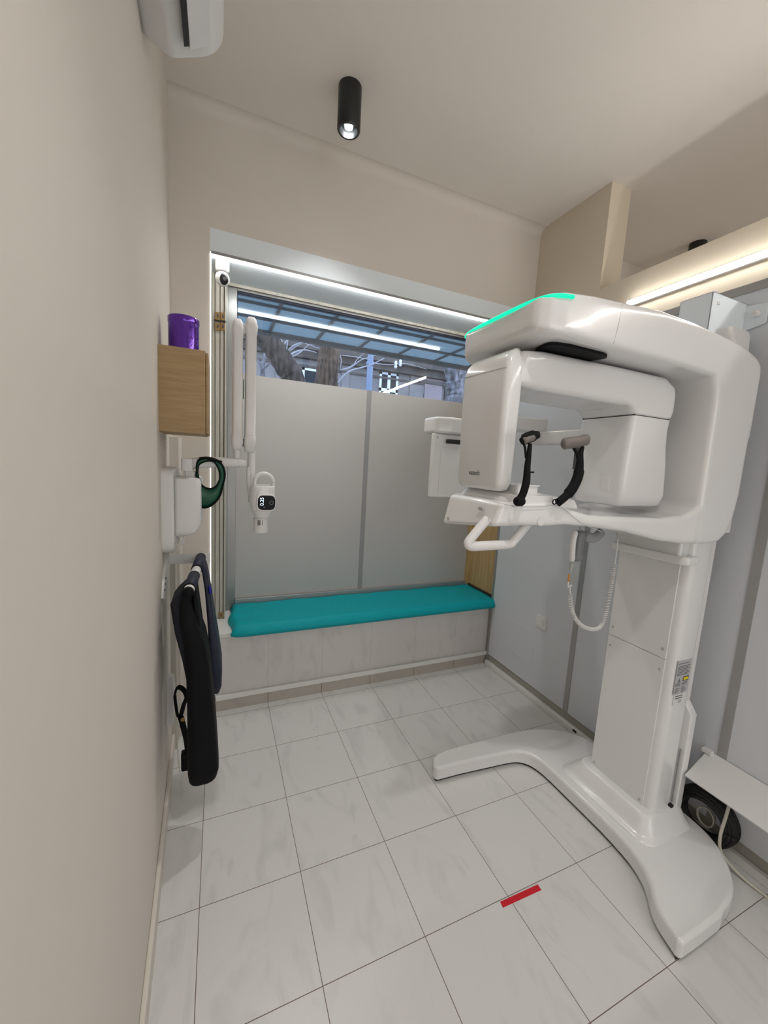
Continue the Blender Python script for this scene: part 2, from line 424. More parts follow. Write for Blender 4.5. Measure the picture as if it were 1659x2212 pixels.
# ------------------------------------------------------------------ niche and window
ZS = 2.49          # soffit
struct(boxes('trim_5', [((0.345, YB, ZS), (2.43, 2.15, 2.6))], 'matte_white'))
struct(boxes('trim_6', [((2.32, YB - 0.02, 0.40), (2.43, 2.085, ZS))], 'wood_v'))
struct(box('trim_7', (2.305, 1.66, 0.497), (2.322, 2.09, 0.535), 'dark_wood'))
struct(box('trim_8', (2.296, 2.045, 0.50), (2.322, 2.09, ZS), 'wood_v', bevel=0.002))
# cream channel of the old shutter on the left of the niche
ch = struct(boxes('trim_9', [((0.345, YB + 0.004, 0.455), (0.352, 2.06, ZS)), ((0.352, 1.962, 0.47), (0.425, 2.06, ZS)), ((0.3525, 1.950, 0.47), (0.362, 1.963, ZS)), ((0.371, 1.950, 0.47), (0.391, 1.963, ZS)), ((0.395, 1.946, 0.47), (0.412, 1.963, ZS)), ((0.418, 1.935, 0.47), (0.4245, 1.963, ZS))], 'frame_cream', bevel=0.0015))
win = bpy.data.objects.new('window_1', None); COL.objects.link(win); win['kind'] = 'structure'
YW = 2.09
boxes('window_frame', [((0.36, 2.06, 0.45), (0.437, 2.16, ZS)), ((0.437, 2.075, 0.45), (0.487, 2.13, ZS)),
                       ((0.487, 2.075, 2.462), (2.36, 2.15, ZS + 0.02)), ((0.487, 2.065, 2.476), (2.36, 2.075, ZS)), ((0.487, 2.075, 0.44), (2.36, 2.15, 0.535)), ((2.32, 2.075, 0.44), (2.42, 2.15, ZS))], 'grey_frame', win, bevel=0.002)
boxes('lintel_cover', [((0.44, 2.058, 2.474), (2.33, 2.066, ZS))], 'frame_cream', win)
boxes('gasket', [((0.487, 2.085, 2.452), (2.32, 2.10, 2.464)), ((0.485, 2.085, 1.99), (0.491, 2.10, 2.464))], 'gasket', win)
box('glass_pane', (0.487, 2.104, 0.535), (2.32, 2.108, 2.462), 'glass', win)
boxes('frosted_film', [((0.484, 2.088, 0.53), (1.347, 2.094, 1.988)), ((1.379, 2.088, 0.53), (2.325, 2.094, 1.988))], 'film', win, bevel=0.001)
box('joint_strip', (1.346, 2.086, 0.54), (1.380, 2.097, 1.99), 'grey', win)
boxes('sill_profile', [((0.487, 2.06, 0.50), (2.30, 2.085, 0.548))], 'alu', win, bevel=0.002)

# window seat
seat = thing('window_seat', 'tiled window seat plinth with skirting and cable duct under the teal cushion', 'bench')
box('tiled_body', (0.372, YB, 0.0), (2.43, 2.09, 0.452), 'bench_tile', seat, bevel=0.002)
box('stone_top', (0.345, YB - 0.004, 0.445), (0.462, 2.09, 0.472), 'dirty_white', seat, bevel=0.003)
box('skirting_tile', (0.372, YB - 0.009, 0.0), (2.325, YB, 0.074), 'skirt_tile', seat)
boxes('cable_duct', [((0.375, YB - 0.020, 0.070), (2.325, YB, 0.100)), ((2.310, YB - 0.020, 0.012), (2.328, YB, 0.100))], 'dirty_white', seat, bevel=0.003)
cd = thing('cable_duct', 'white floor-level cable duct running along the foot of the grey panels', 'cable duct')
boxes('duct_body', [((2.272, -3.0, 0.0), (2.30, 1.70, 0.036))], 'dirty_white', cd, bevel=0.004)
box('gap', (2.2705, 0.86, 0.020), (2.2725, 0.885, 0.034), 'black', cd)
# white corner profile at the left of the niche; its bright edge is painted glow
cp = thing('corner_profile', 'tall white corner profile with a painted-on bright edge, left of the window niche', 'corner profile')
boxes('painted_highlight', [((0.346, YB - 0.004, 0.475), (0.3500, YB - 0.001, ZS))], 'edge_glow', cp)
boxes('foot', [((0.335, YB - 0.022, 0.0), (0.372, YB - 0.001, 0.47))], 'dirty_white', cp, bevel=0.004)

# cushion
bm = bmesh.new()
def cush():
    x0, x1, y0, y1, z0, z1 = 0.452, 2.318, 1.66, 2.068, 0.453, 0.525
    nx, ny = 90, 20; top = []; bot = []
    for j in range(ny + 1):
        a = []; b = []
        for i in range(nx + 1):
            s = i / nx; t = j / ny
            ex = min(1, min(s * (x1 - x0), (1 - s) * (x1 - x0)) / 0.03); ey = min(1, min(t * (y1 - y0), (1 - t) * (y1 - y0)) / 0.035)
            hx = math.sqrt(max(0, 1 - (1 - ex) ** 2)); hy = math.sqrt(max(0, 1 - (1 - ey) ** 2)); h = min(hx, hy) * 0.65 + 0.35 * hx * hy
            x = x0 + s * (x1 - x0); y = y0 + t * (y1 - y0)
            # left front corner is cut back a little and puckered
            y += 0.012 * math.exp(-((x - x0) / 0.05) ** 2) * (1 - t)
            x += 0.010 * math.sin(t * 9) * math.exp(-((x - x0) / 0.04) ** 2)
            wob = 0.0016 * math.sin(x * 17 + y * 9) + 0.0015 * math.sin(x * 41 - y * 23) + 0.004 * math.exp(-((x - x0 - 0.06) / 0.03) ** 2) * math.sin(y * 60 + x * 30)
            a.append(bm.verts.new((x, y, z0 + 0.03 + (z1 - z0 - 0.03) * h + wob * h)))
            b.append(bm.verts.new((x, y, z0 + 0.02 * (1 - h))))
        top.append(a); bot.append(b)
    for j in range(ny):
        for i in range(nx):
            bm.faces.new((top[j][i], top[j][i + 1], top[j + 1][i + 1], top[j + 1][i]))
            bm.faces.new((bot[j][i], bot[j + 1][i], bot[j + 1][i + 1], bot[j][i + 1]))
    for i in range(nx):
        bm.faces.new((top[0][i], bot[0][i], bot[0][i + 1], top[0][i + 1])); bm.faces.new((top[ny][i], top[ny][i + 1], bot[ny][i + 1], bot[ny][i]))
    for j in range(ny):
        bm.faces.new((top[j][0], top[j + 1][0], bot[j + 1][0], bot[j][0])); bm.faces.new((top[j][nx], bot[j][nx], bot[j + 1][nx], top[j + 1][nx]))
cush()
o = finish(bm, 'seat_cushion', 'teal', smooth=True)
tag(o, 'long teal leatherette cushion lying on the tiled window seat', 'cushion')

# ------------------------------------------------------------------ light strips
s1 = thing('light_strip', 'white lit LED strip along the top front of the window niche', 'light strip')
box('diffuser', (0.349, YB + 0.002, ZS - 0.018), (2.12, YB + 0.020, ZS - 0.006), 'led', s1)
box('profile', (0.345, YB - 0.003, ZS - 0.010), (2.12, YB + 0.003, ZS + 0.004), 'grey', s1)
s2 = thing('light_strip', 'white lit LED strip on the cream wall above the grey panels', 'light strip')
box('diffuser', (2.402, -2.6, 2.402), (2.412, 0.99, 2.424), 'led', s2)
box('profile', (2.412, -2.6, 2.398), (2.43, 0.992, 2.428), 'white2', s2)

# ------------------------------------------------------------------ ceiling lamps
def ceiling_lamp(x, y, label, power, h=0.175, group=None):
    t = thing('ceiling_lamp', label, 'lamp', group)
    r = 0.052
    lathe('housing', [(r, 0.0), (r, -h + 0.006), (r - 0.004, -h), (r - 0.012, -h), (r - 0.016, -h + 0.03), (0.0, -h + 0.03)], (x, y, ZC), 'black_satin', t, 40)
    lathe('lens', [(0.019, -h + 0.028), (0.018, -h + 0.016), (0.0, -h + 0.012)], (x, y, ZC), 'lamp', t, 24)
    d = bpy.data.lights.new('lamp_beam', 'SPOT'); d.energy = power; d.spot_size = math.radians(100); d.spot_blend = 1.0; d.shadow_soft_size = 0.03; d.color = (1.0, 0.985, 0.97)
    s = bpy.data.objects.new('lamp_beam', d); COL.objects.link(s); s.location = (x, y, ZC - h - 0.01); s.parent = t
    settle(t, (x, y, ZC))
    return t
ceiling_lamp(0.925, 1.34, 'black cylinder spot lamp with a bright lens on the ceiling before the window', LAMP_POWER)
ceiling_lamp(3.48, 1.33, 'black cylinder lamp on the ceiling beyond the partition wall', LAMP_POWER * 0.8)
# unseen lamps of the same kind, added behind the photographer to light the room
ceiling_lamp(0.925, -0.4, 'added unseen black cylinder ceiling lamp over the photographer', LAMP_POWER, group='added lamps behind the camera')
ceiling_lamp(1.7, -1.9, 'added unseen black cylinder ceiling lamp in the rear of the room', LAMP_POWER, group='added lamps behind the camera')

# ================================================================== X-RAY MACHINE
xm = thing('xray_machine', 'large glossy white panoramic x-ray machine with green light bar standing on the tiles', 'x-ray machine')
foot = ([(1.334, 0.872), (1.336, 0.85), (1.35, 0.843), (1.469, 0.838), (1.593, 0.828), (1.715, 0.818)] +
        [tuple(p)[:2] for p in spline([(1.715, .818, 0), (1.79, .806, 0), (1.836, .772, 0), (1.856, .715, 0), (1.861, .65, 0)], 5)[1:]] +
        [(1.862, 0.50)] + [tuple(p)[:2] for p in spline([(1.862, .38, 0), (1.857, .32, 0), (1.848, .255, 0), (1.826, .195, 0), (1.795, .15, 0), (1.755, .11, 0), (1.728, .07, 0), (1.706, .006, 0)], 4)] +
        [(1.708, -0.010), (1.80, -0.010), (1.92, -0.008)] +
        [tuple(p)[:2] for p in spline([(1.95, -.001, 0), (2.04, .016, 0), (2.12, .058, 0), (2.185, .12, 0), (2.222, .19, 0), (2.236, .28, 0), (2.24, .40, 0)], 4)] +
        [(2.24, 0.6)] + [tuple(p)[:2] for p in spline([(2.24, .68, 0), (2.222, .76, 0), (2.17, .832, 0), (2.09, .885, 0), (2.0, .915, 0), (1.9, .930, 0), (1.76, .936, 0)], 4)] +
        [(1.6, 0.938), (1.44, 0.938), (1.39, 0.932), (1.355, 0.91)])
bm = bmesh.new(); add_prism(bm, foot, 'z', 0.008, 0.080)
base = finish(bm, 'foot_base', 'white', xm, bevel=0.030, seg=6, ang=55)
cx_, cy_ = 1.95, 0.5
bm = bmesh.new(); n = len(foot); cen = []
for i in range(n):
    p = Vector(foot[i]); a = Vector(foot[i - 1]); b = Vector(foot[(i + 1) % n]); d = (b - a).normalized(); nn = Vector((d.y, -d.x))
    cen.append(tuple(p - nn * 0.012))
def poly_area(P): return sum(P[i - 1][0] * P[i][1] - P[i][0] * P[i - 1][1] for i in range(len(P))) / 2
if abs(poly_area(cen)) > abs(poly_area(foot)):
    cen = [(2 * foot[i][0] - cen[i][0], 2 * foot[i][1] - cen[i][1]) for i in range(n)]
add_prism(bm, cen, 'z', 0.0, 0.0085); finish(bm, 'base_gasket', 'black', xm)
molded('column_collar', [('z', [(0.060, 1.895, 2.215, 0.215, 0.665, 0.06), (0.082, 1.90, 2.21, 0.22, 0.66, 0.06), (0.095, 1.925, 2.20, 0.235, 0.645, 0.05), (0.140, 1.955, 2.185, 0.262, 0.605, 0.04), (0.152, 1.965, 2.18, 0.27, 0.60, 0.035)])], 'white', xm, 0.006, 5)
col = loft('column', 'z', [(0.13, 2.002, 2.135, 0.283, 0.565, 0.028), (1.36, 2.002, 2.135, 0.283, 0.565, 0.028)], 'white', xm)
box('front_panel', (1.997, 0.318, 0.142), (2.004, 0.560, 0.789), 'white', xm, bevel=0.0015)
up_ = box('front_panel', (1.997, 0.318, 0.793), (2.004, 0.560, 1.19), 'white', xm, bevel=0.0015)
for y, z in ((0.545, 0.83), (0.333, 0.83), (0.545, 0.745), (0.333, 0.745), (0.545, 0.17), (0.333, 0.17)):
    lathe('screw_cap', [(0.0055, 0.0), (0.0055, -0.0012), (0.0, -0.0015)], (1.997, y, z), 'lgrey', xm, 12, axis='x')
loft('rear_column', 'z', [(0.10, 2.125, 2.20, 0.31, 0.60, 0.01), (1.95, 2.125, 2.20, 0.31, 0.60, 0.01), (2.045, 2.11, 2.255, 0.335, 0.60, 0.02), (2.062, 2.115, 2.25, 0.34, 0.595, 0.02)], 'white', xm)
prism('rear_cover', [(0.268, 0.11), (0.62, 0.11), (0.62, 0.60), (0.30, 0.60), (0.268, 0.555)], 'x', 2.137, 2.175, 'white', xm, bevel=0.005)
box('cover_groove', (2.128, 0.2815, 0.16), (2.132, 0.285, 0.40), 'grey', xm)
box('shadow_notch', (2.105, 0.270, 0.150), (2.122, 0.285, 0.160), 'black', xm)
# tray around the column
tray = prism('tray', [(1.935, 0.292), (1.955, 0.268), (2.015, 0.268), (2.015, 0.288), (2.00, 0.30), (2.00, 0.56), (1.935, 0.56)], 'z', 1.184, 1.214, 'white', xm, bevel=0.006)
loft('column_hood', 'z', [(1.205, 1.955, 2.04, 0.302, 0.560, 0.012), (1.30, 1.960, 2.04, 0.302, 0.560, 0.012)], 'white', xm)
# gantry: one continuous moulded C
gan = molded('gantry', [
    ('x', [(1.153, .300, .600, 1.875, 1.936, .012), (1.160, .282, .618, 1.864, 1.948, .015), (1.18, .262, .640, 1.855, 1.955, .018), (1.22, .250, .660, 1.850, 1.962, .018), (1.32, .248, .668, 1.848, 1.972, .018),
           (1.6, .248, .67, 1.846, 1.988, .018), (1.76, .248, .67, 1.844, 1.984, .018), (1.95, .248, .67, 1.835, 1.970, .018), (2.06, .248, .67, 1.80, 1.956, .018), (2.13, .248, .67, 1.74, 1.936, .018), (2.155, .248, .67, 1.68, 1.92, .018), (2.168, .25, .67, 1.62, 1.89, .015)]),
    ('z', [(1.268, 1.945, 2.05, .256, .655, .018), (1.276, 1.945, 2.09, .25, .665, .018), (1.31, 1.94, 2.13, .248, .67, .018), (1.37, 1.938, 2.155, .248, .67, .018), (1.45, 1.935, 2.168, .248, .67, .018), (1.75, 1.93, 2.168, .248, .67, .018), (1.80, 1.922, 2.168, .248, .67, .018), (1.84, 1.90, 2.165, .248, .67, .018), (1.87, 1.86, 2.16, .248, .67, .018)]),
    ('x', [(1.12, .30, .570, 1.345, 1.398, .012), (1.14, .287, .582, 1.340, 1.404, .014), (1.20, .283, .592, 1.337, 1.408, .014), (1.28, .283, .595, 1.335, 1.408, .014), (1.35, .283, .60, 1.338, 1.388, .014), (1.45, .283, .60, 1.331, 1.368, .014),
           (1.62, .278, .61, 1.312, 1.362, .014), (1.78, .268, .64, 1.280, 1.360, .015), (1.88, .258, .66, 1.270, 1.372, .016), (1.93, .250, .66, 1.268, 1.40, .018), (1.98, .25, .66, 1.268, 1.45, .018)])], 'white', xm, 0.0052, 5)
loft('rear_carriage', 'z', [(1.305, 2.08, 2.178, .262, .66, .012), (1.905, 2.08, 2.178, .262, .66, .012), (1.93, 2.08, 2.165, .262, .66, .012)], 'white', xm, split=50)
# green light bar on the rim
strip = spline([(1.236, .247, 1.947), (1.197, .256, 1.946), (1.171, .280, 1.944), (1.158, .32, 1.942), (1.153, .39, 1.941), (1.152, .46, 1.940), (1.154, .54, 1.940), (1.160, .60, 1.939), (1.172, .635, 1.938)], 6)
tube('light_bar', strip, 0.0055, 'mint', xm, 8)
tube('shell_seam', [(1.405, .2488, 1.86), (1.412, .2478, 1.90), (1.42, .2488, 1.965)], 0.0008, 'lgrey', xm, 6)
# black slot between gantry and rotating arm
prism('slide_slot', rpoly([(1.22, .300), (1.29, .286), (1.42, .288), (1.46, .302), (1.44, .38), (1.24, .38)], .03), 'z', 1.840, 1.8478, 'apron', xm)
lathe('arm_bearing', [(0.07, 1.82), (0.075, 1.86)], (1.50, .443, 0), 'dgrey', xm, 32)
# lower rim line of the gantry
rim = [U(u, v, 'y', yy) for u, v, yy in ((1056, 1078, .315), (1085, 1088, .292), (1120, 1094, .281), (1165, 1095, .279), (1202, 1092, .280), (1224, 1104, .280), (1248, 1124, .279), (1275, 1139, .278), (1302, 1149, .275))]
# rotating arm
rot = molded('rotating_arm', [
    ('x', [(1.160, .350, .535, 1.745, 1.815, .012), (1.175, .338, .547, 1.733, 1.829, .014), (1.25, .335, .55, 1.727, 1.838, .02), (1.58, .335, .55, 1.725, 1.840, .02), (1.80, .335, .55, 1.72, 1.838, .02), (1.845, .335, .55, 1.715, 1.815, .02), (1.862, .34, .545, 1.71, 1.78, .015)]),
    ('z', [(1.699, 1.655, 1.852, .335, .55, .02), (1.712, 1.652, 1.856, .335, .55, .012), (1.724, 1.635, 1.858, .335, .55, .012), (1.734, 1.605, 1.860, .335, .55, .012), (1.78, 1.60, 1.866, .335, .55, .02), (1.81, 1.60, 1.855, .335, .55, .02)])], 'white', xm, 0.006, 5)
loft('tube_head', 'z', [(1.388, 1.672, 1.845, .36, .525, .02), (1.396, 1.655, 1.872, .345, .54, .02), (1.43, 1.645, 1.880, .336, .549, .02), (1.54, 1.645, 1.866, .335, .55, .02), (1.60, 1.648, 1.853, .335, .55, .02), (1.66, 1.652, 1.848, .335, .55, .02), (1.696, 1.655, 1.853, .335, .55, .02)], 'white', xm, split=60)
box('joint_gap', (1.662, .343, 1.693), (1.845, .543, 1.703), 'black', xm)
prism('service_cap', rpoly([(.386, 1.442), (.418, 1.442), (.418, 1.489), (.386, 1.489)], .008), 'x', 1.6435, 1.6465, 'white', xm, bevel=0.001)
prism('beam_window', [(.528, 1.505), (.545, 1.51), (.545, 1.60), (.528, 1.60)], 'x', 1.6415, 1.6470, 'dgrey', xm)
det = loft('detector', 'z', [(1.430, 1.133, 1.160, .352, .535, .012), (1.436, 1.127, 1.170, .341, .545, .016), (1.455, 1.122, 1.176, .335, .551, .018), (1.70, 1.120, 1.182, .337, .557, .018), (1.780, 1.122, 1.184, .340, .560, .018), (1.808, 1.130, 1.184, .345, .558, .018), (1.826, 1.146, 1.182, .352, .553, .016), (1.836, 1.162, 1.178, .36, .545, .008)], 'white', xm, split=60)
tube('cover_seam', [(1.1235, .345, 1.775), (1.1218, .36, 1.776), (1.1216, .45, 1.778), (1.1216, .53, 1.780), (1.1225, .550, 1.780)], 0.0007, 'lgrey', det, 6)
text_mesh('maker_lettering', 'vatech', 0.0215, basis((1.1212, .452, 1.478), (0, -1, 0), (0, 0, 1)), 'text', det)
# chin rest console at the front end of the lower arm
bm = bmesh.new()
cv = [bm.verts.new(p) for p in ((1.076, .548, 1.300), (1.088, .296, 1.335), (1.22, .290, 1.338), (1.22, .56, 1.325), (1.098, .548, 1.402), (1.108, .292, 1.404), (1.22, .287, 1.406), (1.22, .56, 1.406))]
for f in ((0, 1, 2, 3), (7, 6, 5, 4), (0, 4, 5, 1), (1, 5, 6, 2), (2, 6, 7, 3), (3, 7, 4, 0)): bm.faces.new([cv[i] for i in f])
con = finish(bm, 'control_console', 'white', xm, bevel=0.014, seg=5, ang=20)
molded('chin_platform', [('z', [(1.385, 1.13, 1.44, .30, .58, .05), (1.412, 1.14, 1.43, .31, .57, .05), (1.432, 1.165, 1.27, .35, .55, .03)])], 'white', xm, 0.006, 4)
loft('chin_rest', 'z', [(1.385, 1.150, 1.300, .290, .42, .010), (1.424, 1.153, 1.297, .293, .417, .010)], 'white', xm, split=50)
loft('chin_block', 'z', [(1.405, 1.180, 1.262, .320, .40, .008), (1.448, 1.182, 1.262, .322, .40, .008), (1.450, 1.178, 1.266, .318, .404, .008), (1.453, 1.178, 1.266, .318, .404, .008)], 'white', xm, split=50)
rp = [Vector(p) for p in rim]
tube('rim_line', spline(rp, 4), 0.0008, 'lgrey', xm, 6)
for y in (.318, .515):
    lathe('screw_cap', [(0.005, 0.0), (0.005, -0.002), (0.0, -0.003)], (1.0835 if y < .4 else 1.081, y, 1.352 if y < .4 else 1.325), 'lgrey', con, 12, axis='x')
prism('usb_socket', rpoly([(.352, 1.372), (.372, 1.372), (.372, 1.382), (.352, 1.382)], .003), 'x', 1.088, 1.0945, 'lgrey', con)
# hand grip bars under the console
def grip(y):
    pts = [(1.088, y, 1.352), (1.062, y - .002, 1.327), (1.038, y - .004, 1.302), (1.026, y - .005, 1.286), (1.040, y - .005, 1.277), (1.09, y - .005, 1.277), (1.165, y - .005, 1.279), (1.182, y - .005, 1.286), (1.215, y - .003, 1.318), (1.243, y, 1.345)]
    return tube('hand_grip', spline(pts, 5), 0.0138, 'white2', xm, 16, flat=(1.0, 0.8))
grip(.325)
lathe('grip_socket', [(0.013, 0.281), (0.013, 0.300)], (1.243, 0, 1.352), 'white2', xm, 20, axis='y')

# temple supports
def temple(pix, x, pad_pts, pad_r, name='temple_support'):
    pts = [U(u, v, 'y', .268) for u, v in pix]
    s = tube(name, spline(pts, 6), pad_r, 'apron', xm, 14, flat=(1.0, 0.75), up=(1, 0, 0))
    return s
ta = temple([(1117, 1086), (1129, 1068), (1137, 1040), (1139, 1010), (1142, 985), (1145, 958)], 1.40, None, [.0115] * 12 + [.0115 - .0003 * k for k in range(19)])
tube('fork', spline([U(1136, 990, 'y', .268), U(1134, 968, 'y', .268), U(1131, 957, 'y', .268)], 4), 0.003, 'apron', ta, 8)
bm = bmesh.new(); add_tube(bm, spline([U(1127, 954, 'y', .268), U(1135, 948, 'y', .268), U(1148, 943, 'y', .268), U(1163, 939, 'y', .268)], 4), [0.011] * 3 + [0.0155] * 7 + [0.013, 0.011, 0.010], 12, (1.0, .7), up=(0, 0, 1)); finish(bm, 'temple_pad', 'apron', ta, smooth=True)
bm = bmesh.new(); add_tube(bm, spline([U(1128, 954, 'y', .268), U(1136, 949, 'y', .268), U(1152, 944, 'y', .268)], 4), [0.008] + [0.0125] * 7 + [0.008], 12, (.8, .6), up=(0, 0, 1)); bmesh.ops.translate(bm, verts=bm.verts, vec=(0, -.005, 0)); finish(bm, 'pad_face', 'pad', ta, smooth=True)
lathe('pivot', [(0.011, -0.012), (0.013, -0.008), (0.013, 0.008), (0.011, 0.012)], U(1122, 1083, 'y', .268), 'apron', ta, 16, axis='x')
tube('side_pin', [U(1141, 1020, 'y', .268), U(1153, 1020, 'y', .268)], 0.0022, 'apron', ta, 8)
tb = temple([(1205, 1086), (1222, 1072), (1237, 1054), (1248, 1030), (1252, 1005), (1254, 980), (1259, 964)], 1.38, None, [.0125] * 8 + [.0165] * 14 + [.014 - .0006 * k for k in range(15)])
tube('fork', spline([U(1250, 1000, 'y', .268), U(1246, 980, 'y', .268), U(1238, 966, 'y', .268)], 4), 0.0045, 'apron', tb, 8)
bm = bmesh.new(); add_tube(bm, spline([U(1216, 960, 'y', .268), U(1228, 957, 'y', .268), U(1246, 955, 'y', .268), U(1260, 951, 'y', .268), U(1270, 950, 'y', .268)], 4), [0.012] + [0.0165] * 15 + [0.012], 14, (1.0, .7), up=(0, 0, 1)); finish(bm, 'temple_pad', 'pad', tb, smooth=True)
bm = bmesh.new(); add_tube(bm, [U(1198, 1084, 'y', .268) + Vector((0.007 * math.cos(a), 0, 0.007 * math.sin(a))) for a in [k * PI / 8 for k in range(17)]], 0.0018, 8); finish(bm, 'pivot', 'apron', tb, smooth=True)

# cephalometric arm
ceph = thing('cephalometric_arm', 'white cephalometric side arm and head frame reaching toward the window behind the machine', 'x-ray arm')
loft('arm_beam', 'y', [(.64, 1.985, 2.045, 1.635, 1.705, .008), (1.14, 1.985, 2.045, 1.635, 1.705, .008)], 'white', ceph, split=50)
loft('cross_beam', 'x', [(1.68, 1.085, 1.20, 1.700, 1.768, .008), (1.985, 1.085, 1.20, 1.705, 1.775, .008), (1.99, 1.082, 1.20, 1.703, 1.777, .008), (2.03, 1.082, 1.20, 1.703, 1.777, .008)], 'white', ceph, split=50)
prism('head_cover', rpoly([(1.345, 1.10), (1.42, 1.075), (1.72, 1.07), (1.72, 1.26), (1.42, 1.27), (1.345, 1.22)], .03), 'z', 1.650, 1.728, 'white', ceph, bevel=0.014, seg=4)
boxes('sensor_panel', [((1.338, 1.10, 1.338), (1.70, 1.125, 1.648)), ], 'white', ceph, bevel=0.008)
prism('panel_inlay', rpoly([(1.385, 1.36), (1.68, 1.36), (1.68, 1.585), (1.385, 1.585)], .006), 'y', 1.0975, 1.101, 'white2', ceph, bevel=0.001)
box('nose_support', (1.40, 1.06, 1.602), (1.50, 1.085, 1.622), 'black', ceph, bevel=0.003)
lathe('screw_cap', [(0.005, 0.0), (0.005, -0.002), (0.0, -0.002)], (1.362, 1.10, 1.628), 'lgrey', ceph, 12, axis='y')
settle(ceph, (2.015, .64, 1.635))

# info label on the column side
lb = box('rating_label', (2.003 + .012, 0.2812, 0.662), (2.103, 0.2835, 0.800), 'label_grey', xm)
lines = []
for z in [0.787, 0.776, 0.770, 0.764, 0.758, 0.752, 0.746, 0.740]: lines.append(((2.020, .2808, z), (2.097 - random.random() * .02, .2813, z + .0022)))
for z in [0.706, 0.701, 0.696, 0.684, 0.676, 0.670]: lines.append(((2.020, .2808, z), (2.050 - random.random() * .01, .2813, z + .0022)))
for z in [0.706, 0.701, 0.696, 0.686, 0.680, 0.674, 0.668]: lines.append(((2.060, .2808, z), (2.096 - random.random() * .02, .2813, z + .0022)))
boxes('printed_lines', lines, 'text', lb)
boxes('warning_sign', [((2.062, .2806, .713), (2.096, .2811, .731))], 'black', lb)
boxes('warning_field', [((2.065, .2803, .716), (2.093, .2807, .728))], 'yellow', lb)
prism('warning_triangle', [(2.030, .713), (2.046, .713), (2.038, .727)], 'y', .2806, .2811, 'text', lb)
lb2 = box('serial_label', (2.022, 0.2812, 0.618), (2.085, 0.2835, 0.660), 'white2', xm)
boxes('printed_lines', [((2.03, .2808, z), (2.075, .2813, z + .004)) for z in (.650, .641)] + [((2.052, .2808, z), (2.073, .2813, z + .0015)) for z in (.633, .628, .623)], 'text', lb2)
settle(xm, (1.95, .45, 0))

# wall bracket above the machine
br = thing('wall_bracket', 'white folded metal bracket fixing the top of the x-ray machine to the wall', 'bracket')
boxes('channel', [((2.060, .385, 2.045), (2.064, .497, 2.185)), ((2.060, .385, 2.045), (2.285, .388, 2.185)), ((2.060, .385, 2.182), (2.285, .497, 2.185)), ((2.06, .494, 2.045), (2.285, .497, 2.185))], 'matte_white', br, bevel=0.001)
prism('wall_flange', rpoly([(.315, 2.095), (.50, 2.06), (.50, 2.185), (.315, 2.170)], .012), 'x', 2.280, 2.286, 'matte_white', br, bevel=0.001)
for p in ((2.278, .345, 2.135),): lathe('bolt', [(0.012, 0.0), (0.012, -0.012), (0.008, -0.016), (0, -0.017)], p, 'white', br, 16, axis='x')
for p in ((2.10, .40, 2.19), (2.10, .39, 2.15)): lathe('bolt', [(0.009, -0.004), (0.009, 0.006), (0.0, 0.009)], p, 'white', br, 16)
settle(br, (2.285, .44, 2.12))

# exposure switch hanging under the gantry
hs = thing('exposure_switch', 'grey and white hand switch with coiled white cord hanging under the gantry', 'hand switch')
def PY(u, v, y=.43): return U(u, v, 'y', y)
tube('holder', spline([PY(1262, 1158), PY(1278, 1162), PY(1290, 1159), PY(1299, 1149)], 5), 0.017, 'grey', hs, 12, flat=(1.1, 0.8))
tube('hook', [PY(1252, 1140), PY(1262, 1150)], 0.003, 'lgrey', hs, 8)
bm = bmesh.new(); add_tube(bm, spline([PY(1256, 1147), PY(1251, 1165), PY(1247, 1190), PY(1246, 1211)], 5), [0.012] + [0.020] * 12 + [0.021, 0.020, 0.012], 14, (1.0, 0.9)); finish(bm, 'handset', 'mid_grey', hs, smooth=True)
bm = bmesh.new(); add_tube(bm, spline([PY(1243, 1146, .425), PY(1238, 1168, .425), PY(1236, 1190, .425), PY(1235, 1213, .425)], 5), [0.006] + [0.0095] * 14 + [0.005], 12, (1.0, 1.2)); finish(bm, 'handset_shell', 'white', hs, smooth=True)
tube('strain_relief', [PY(1235, 1216, .425), PY(1231, 1238, .425)], [0.007, 0.0035], 'lgrey', hs, 12)
tube('sleeve', [PY(1229.5, 1240, .425), PY(1228, 1256, .425)], 0.003, 'orange', hs, 8)
path = spline([PY(1228, 1256, .425), PY(1227, 1268, .425), PY(1234, 1264, .425), PY(1231, 1275, .425), PY(1236, 1320, .425), PY(1252, 1348, .425), PY(1276, 1359, .425), PY(1296, 1354, .425), PY(1308, 1325, .425), PY(1319, 1270, .425), PY(1325, 1235, .425), PY(1332, 1190, .425), PY(1335, 1158, .425)], 40)
coil = []; acc = 0
for i in range(len(path)):
    p = path[i]; t = (path[min(i + 1, len(path) - 1)] - path[max(i - 1, 0)]).normalized()
    f = i / len(path); amp = 0.0062 if 0.27 < f < 0.86 else 0.0006
    n1 = Vector((0, 1, 0)); n2 = t.cross(n1).normalized()
    if i: acc += (path[i] - path[i - 1]).length
    for s in range(2):
        a = (i * 2 + s) * 0.75
        q = p.lerp(path[min(i + 1, len(path) - 1)], s / 2)
        coil.append(q + n1 * math.cos(a) * amp + n2 * math.sin(a) * amp)
tube('coiled_cord', coil, 0.0021, 'white2', hs, 6)
tube('plug', [PY(1335, 1163, .425), PY(1334, 1148, .425)], 0.004, 'lgrey', hs, 10)
settle(hs, (1.60, .43, 1.28))

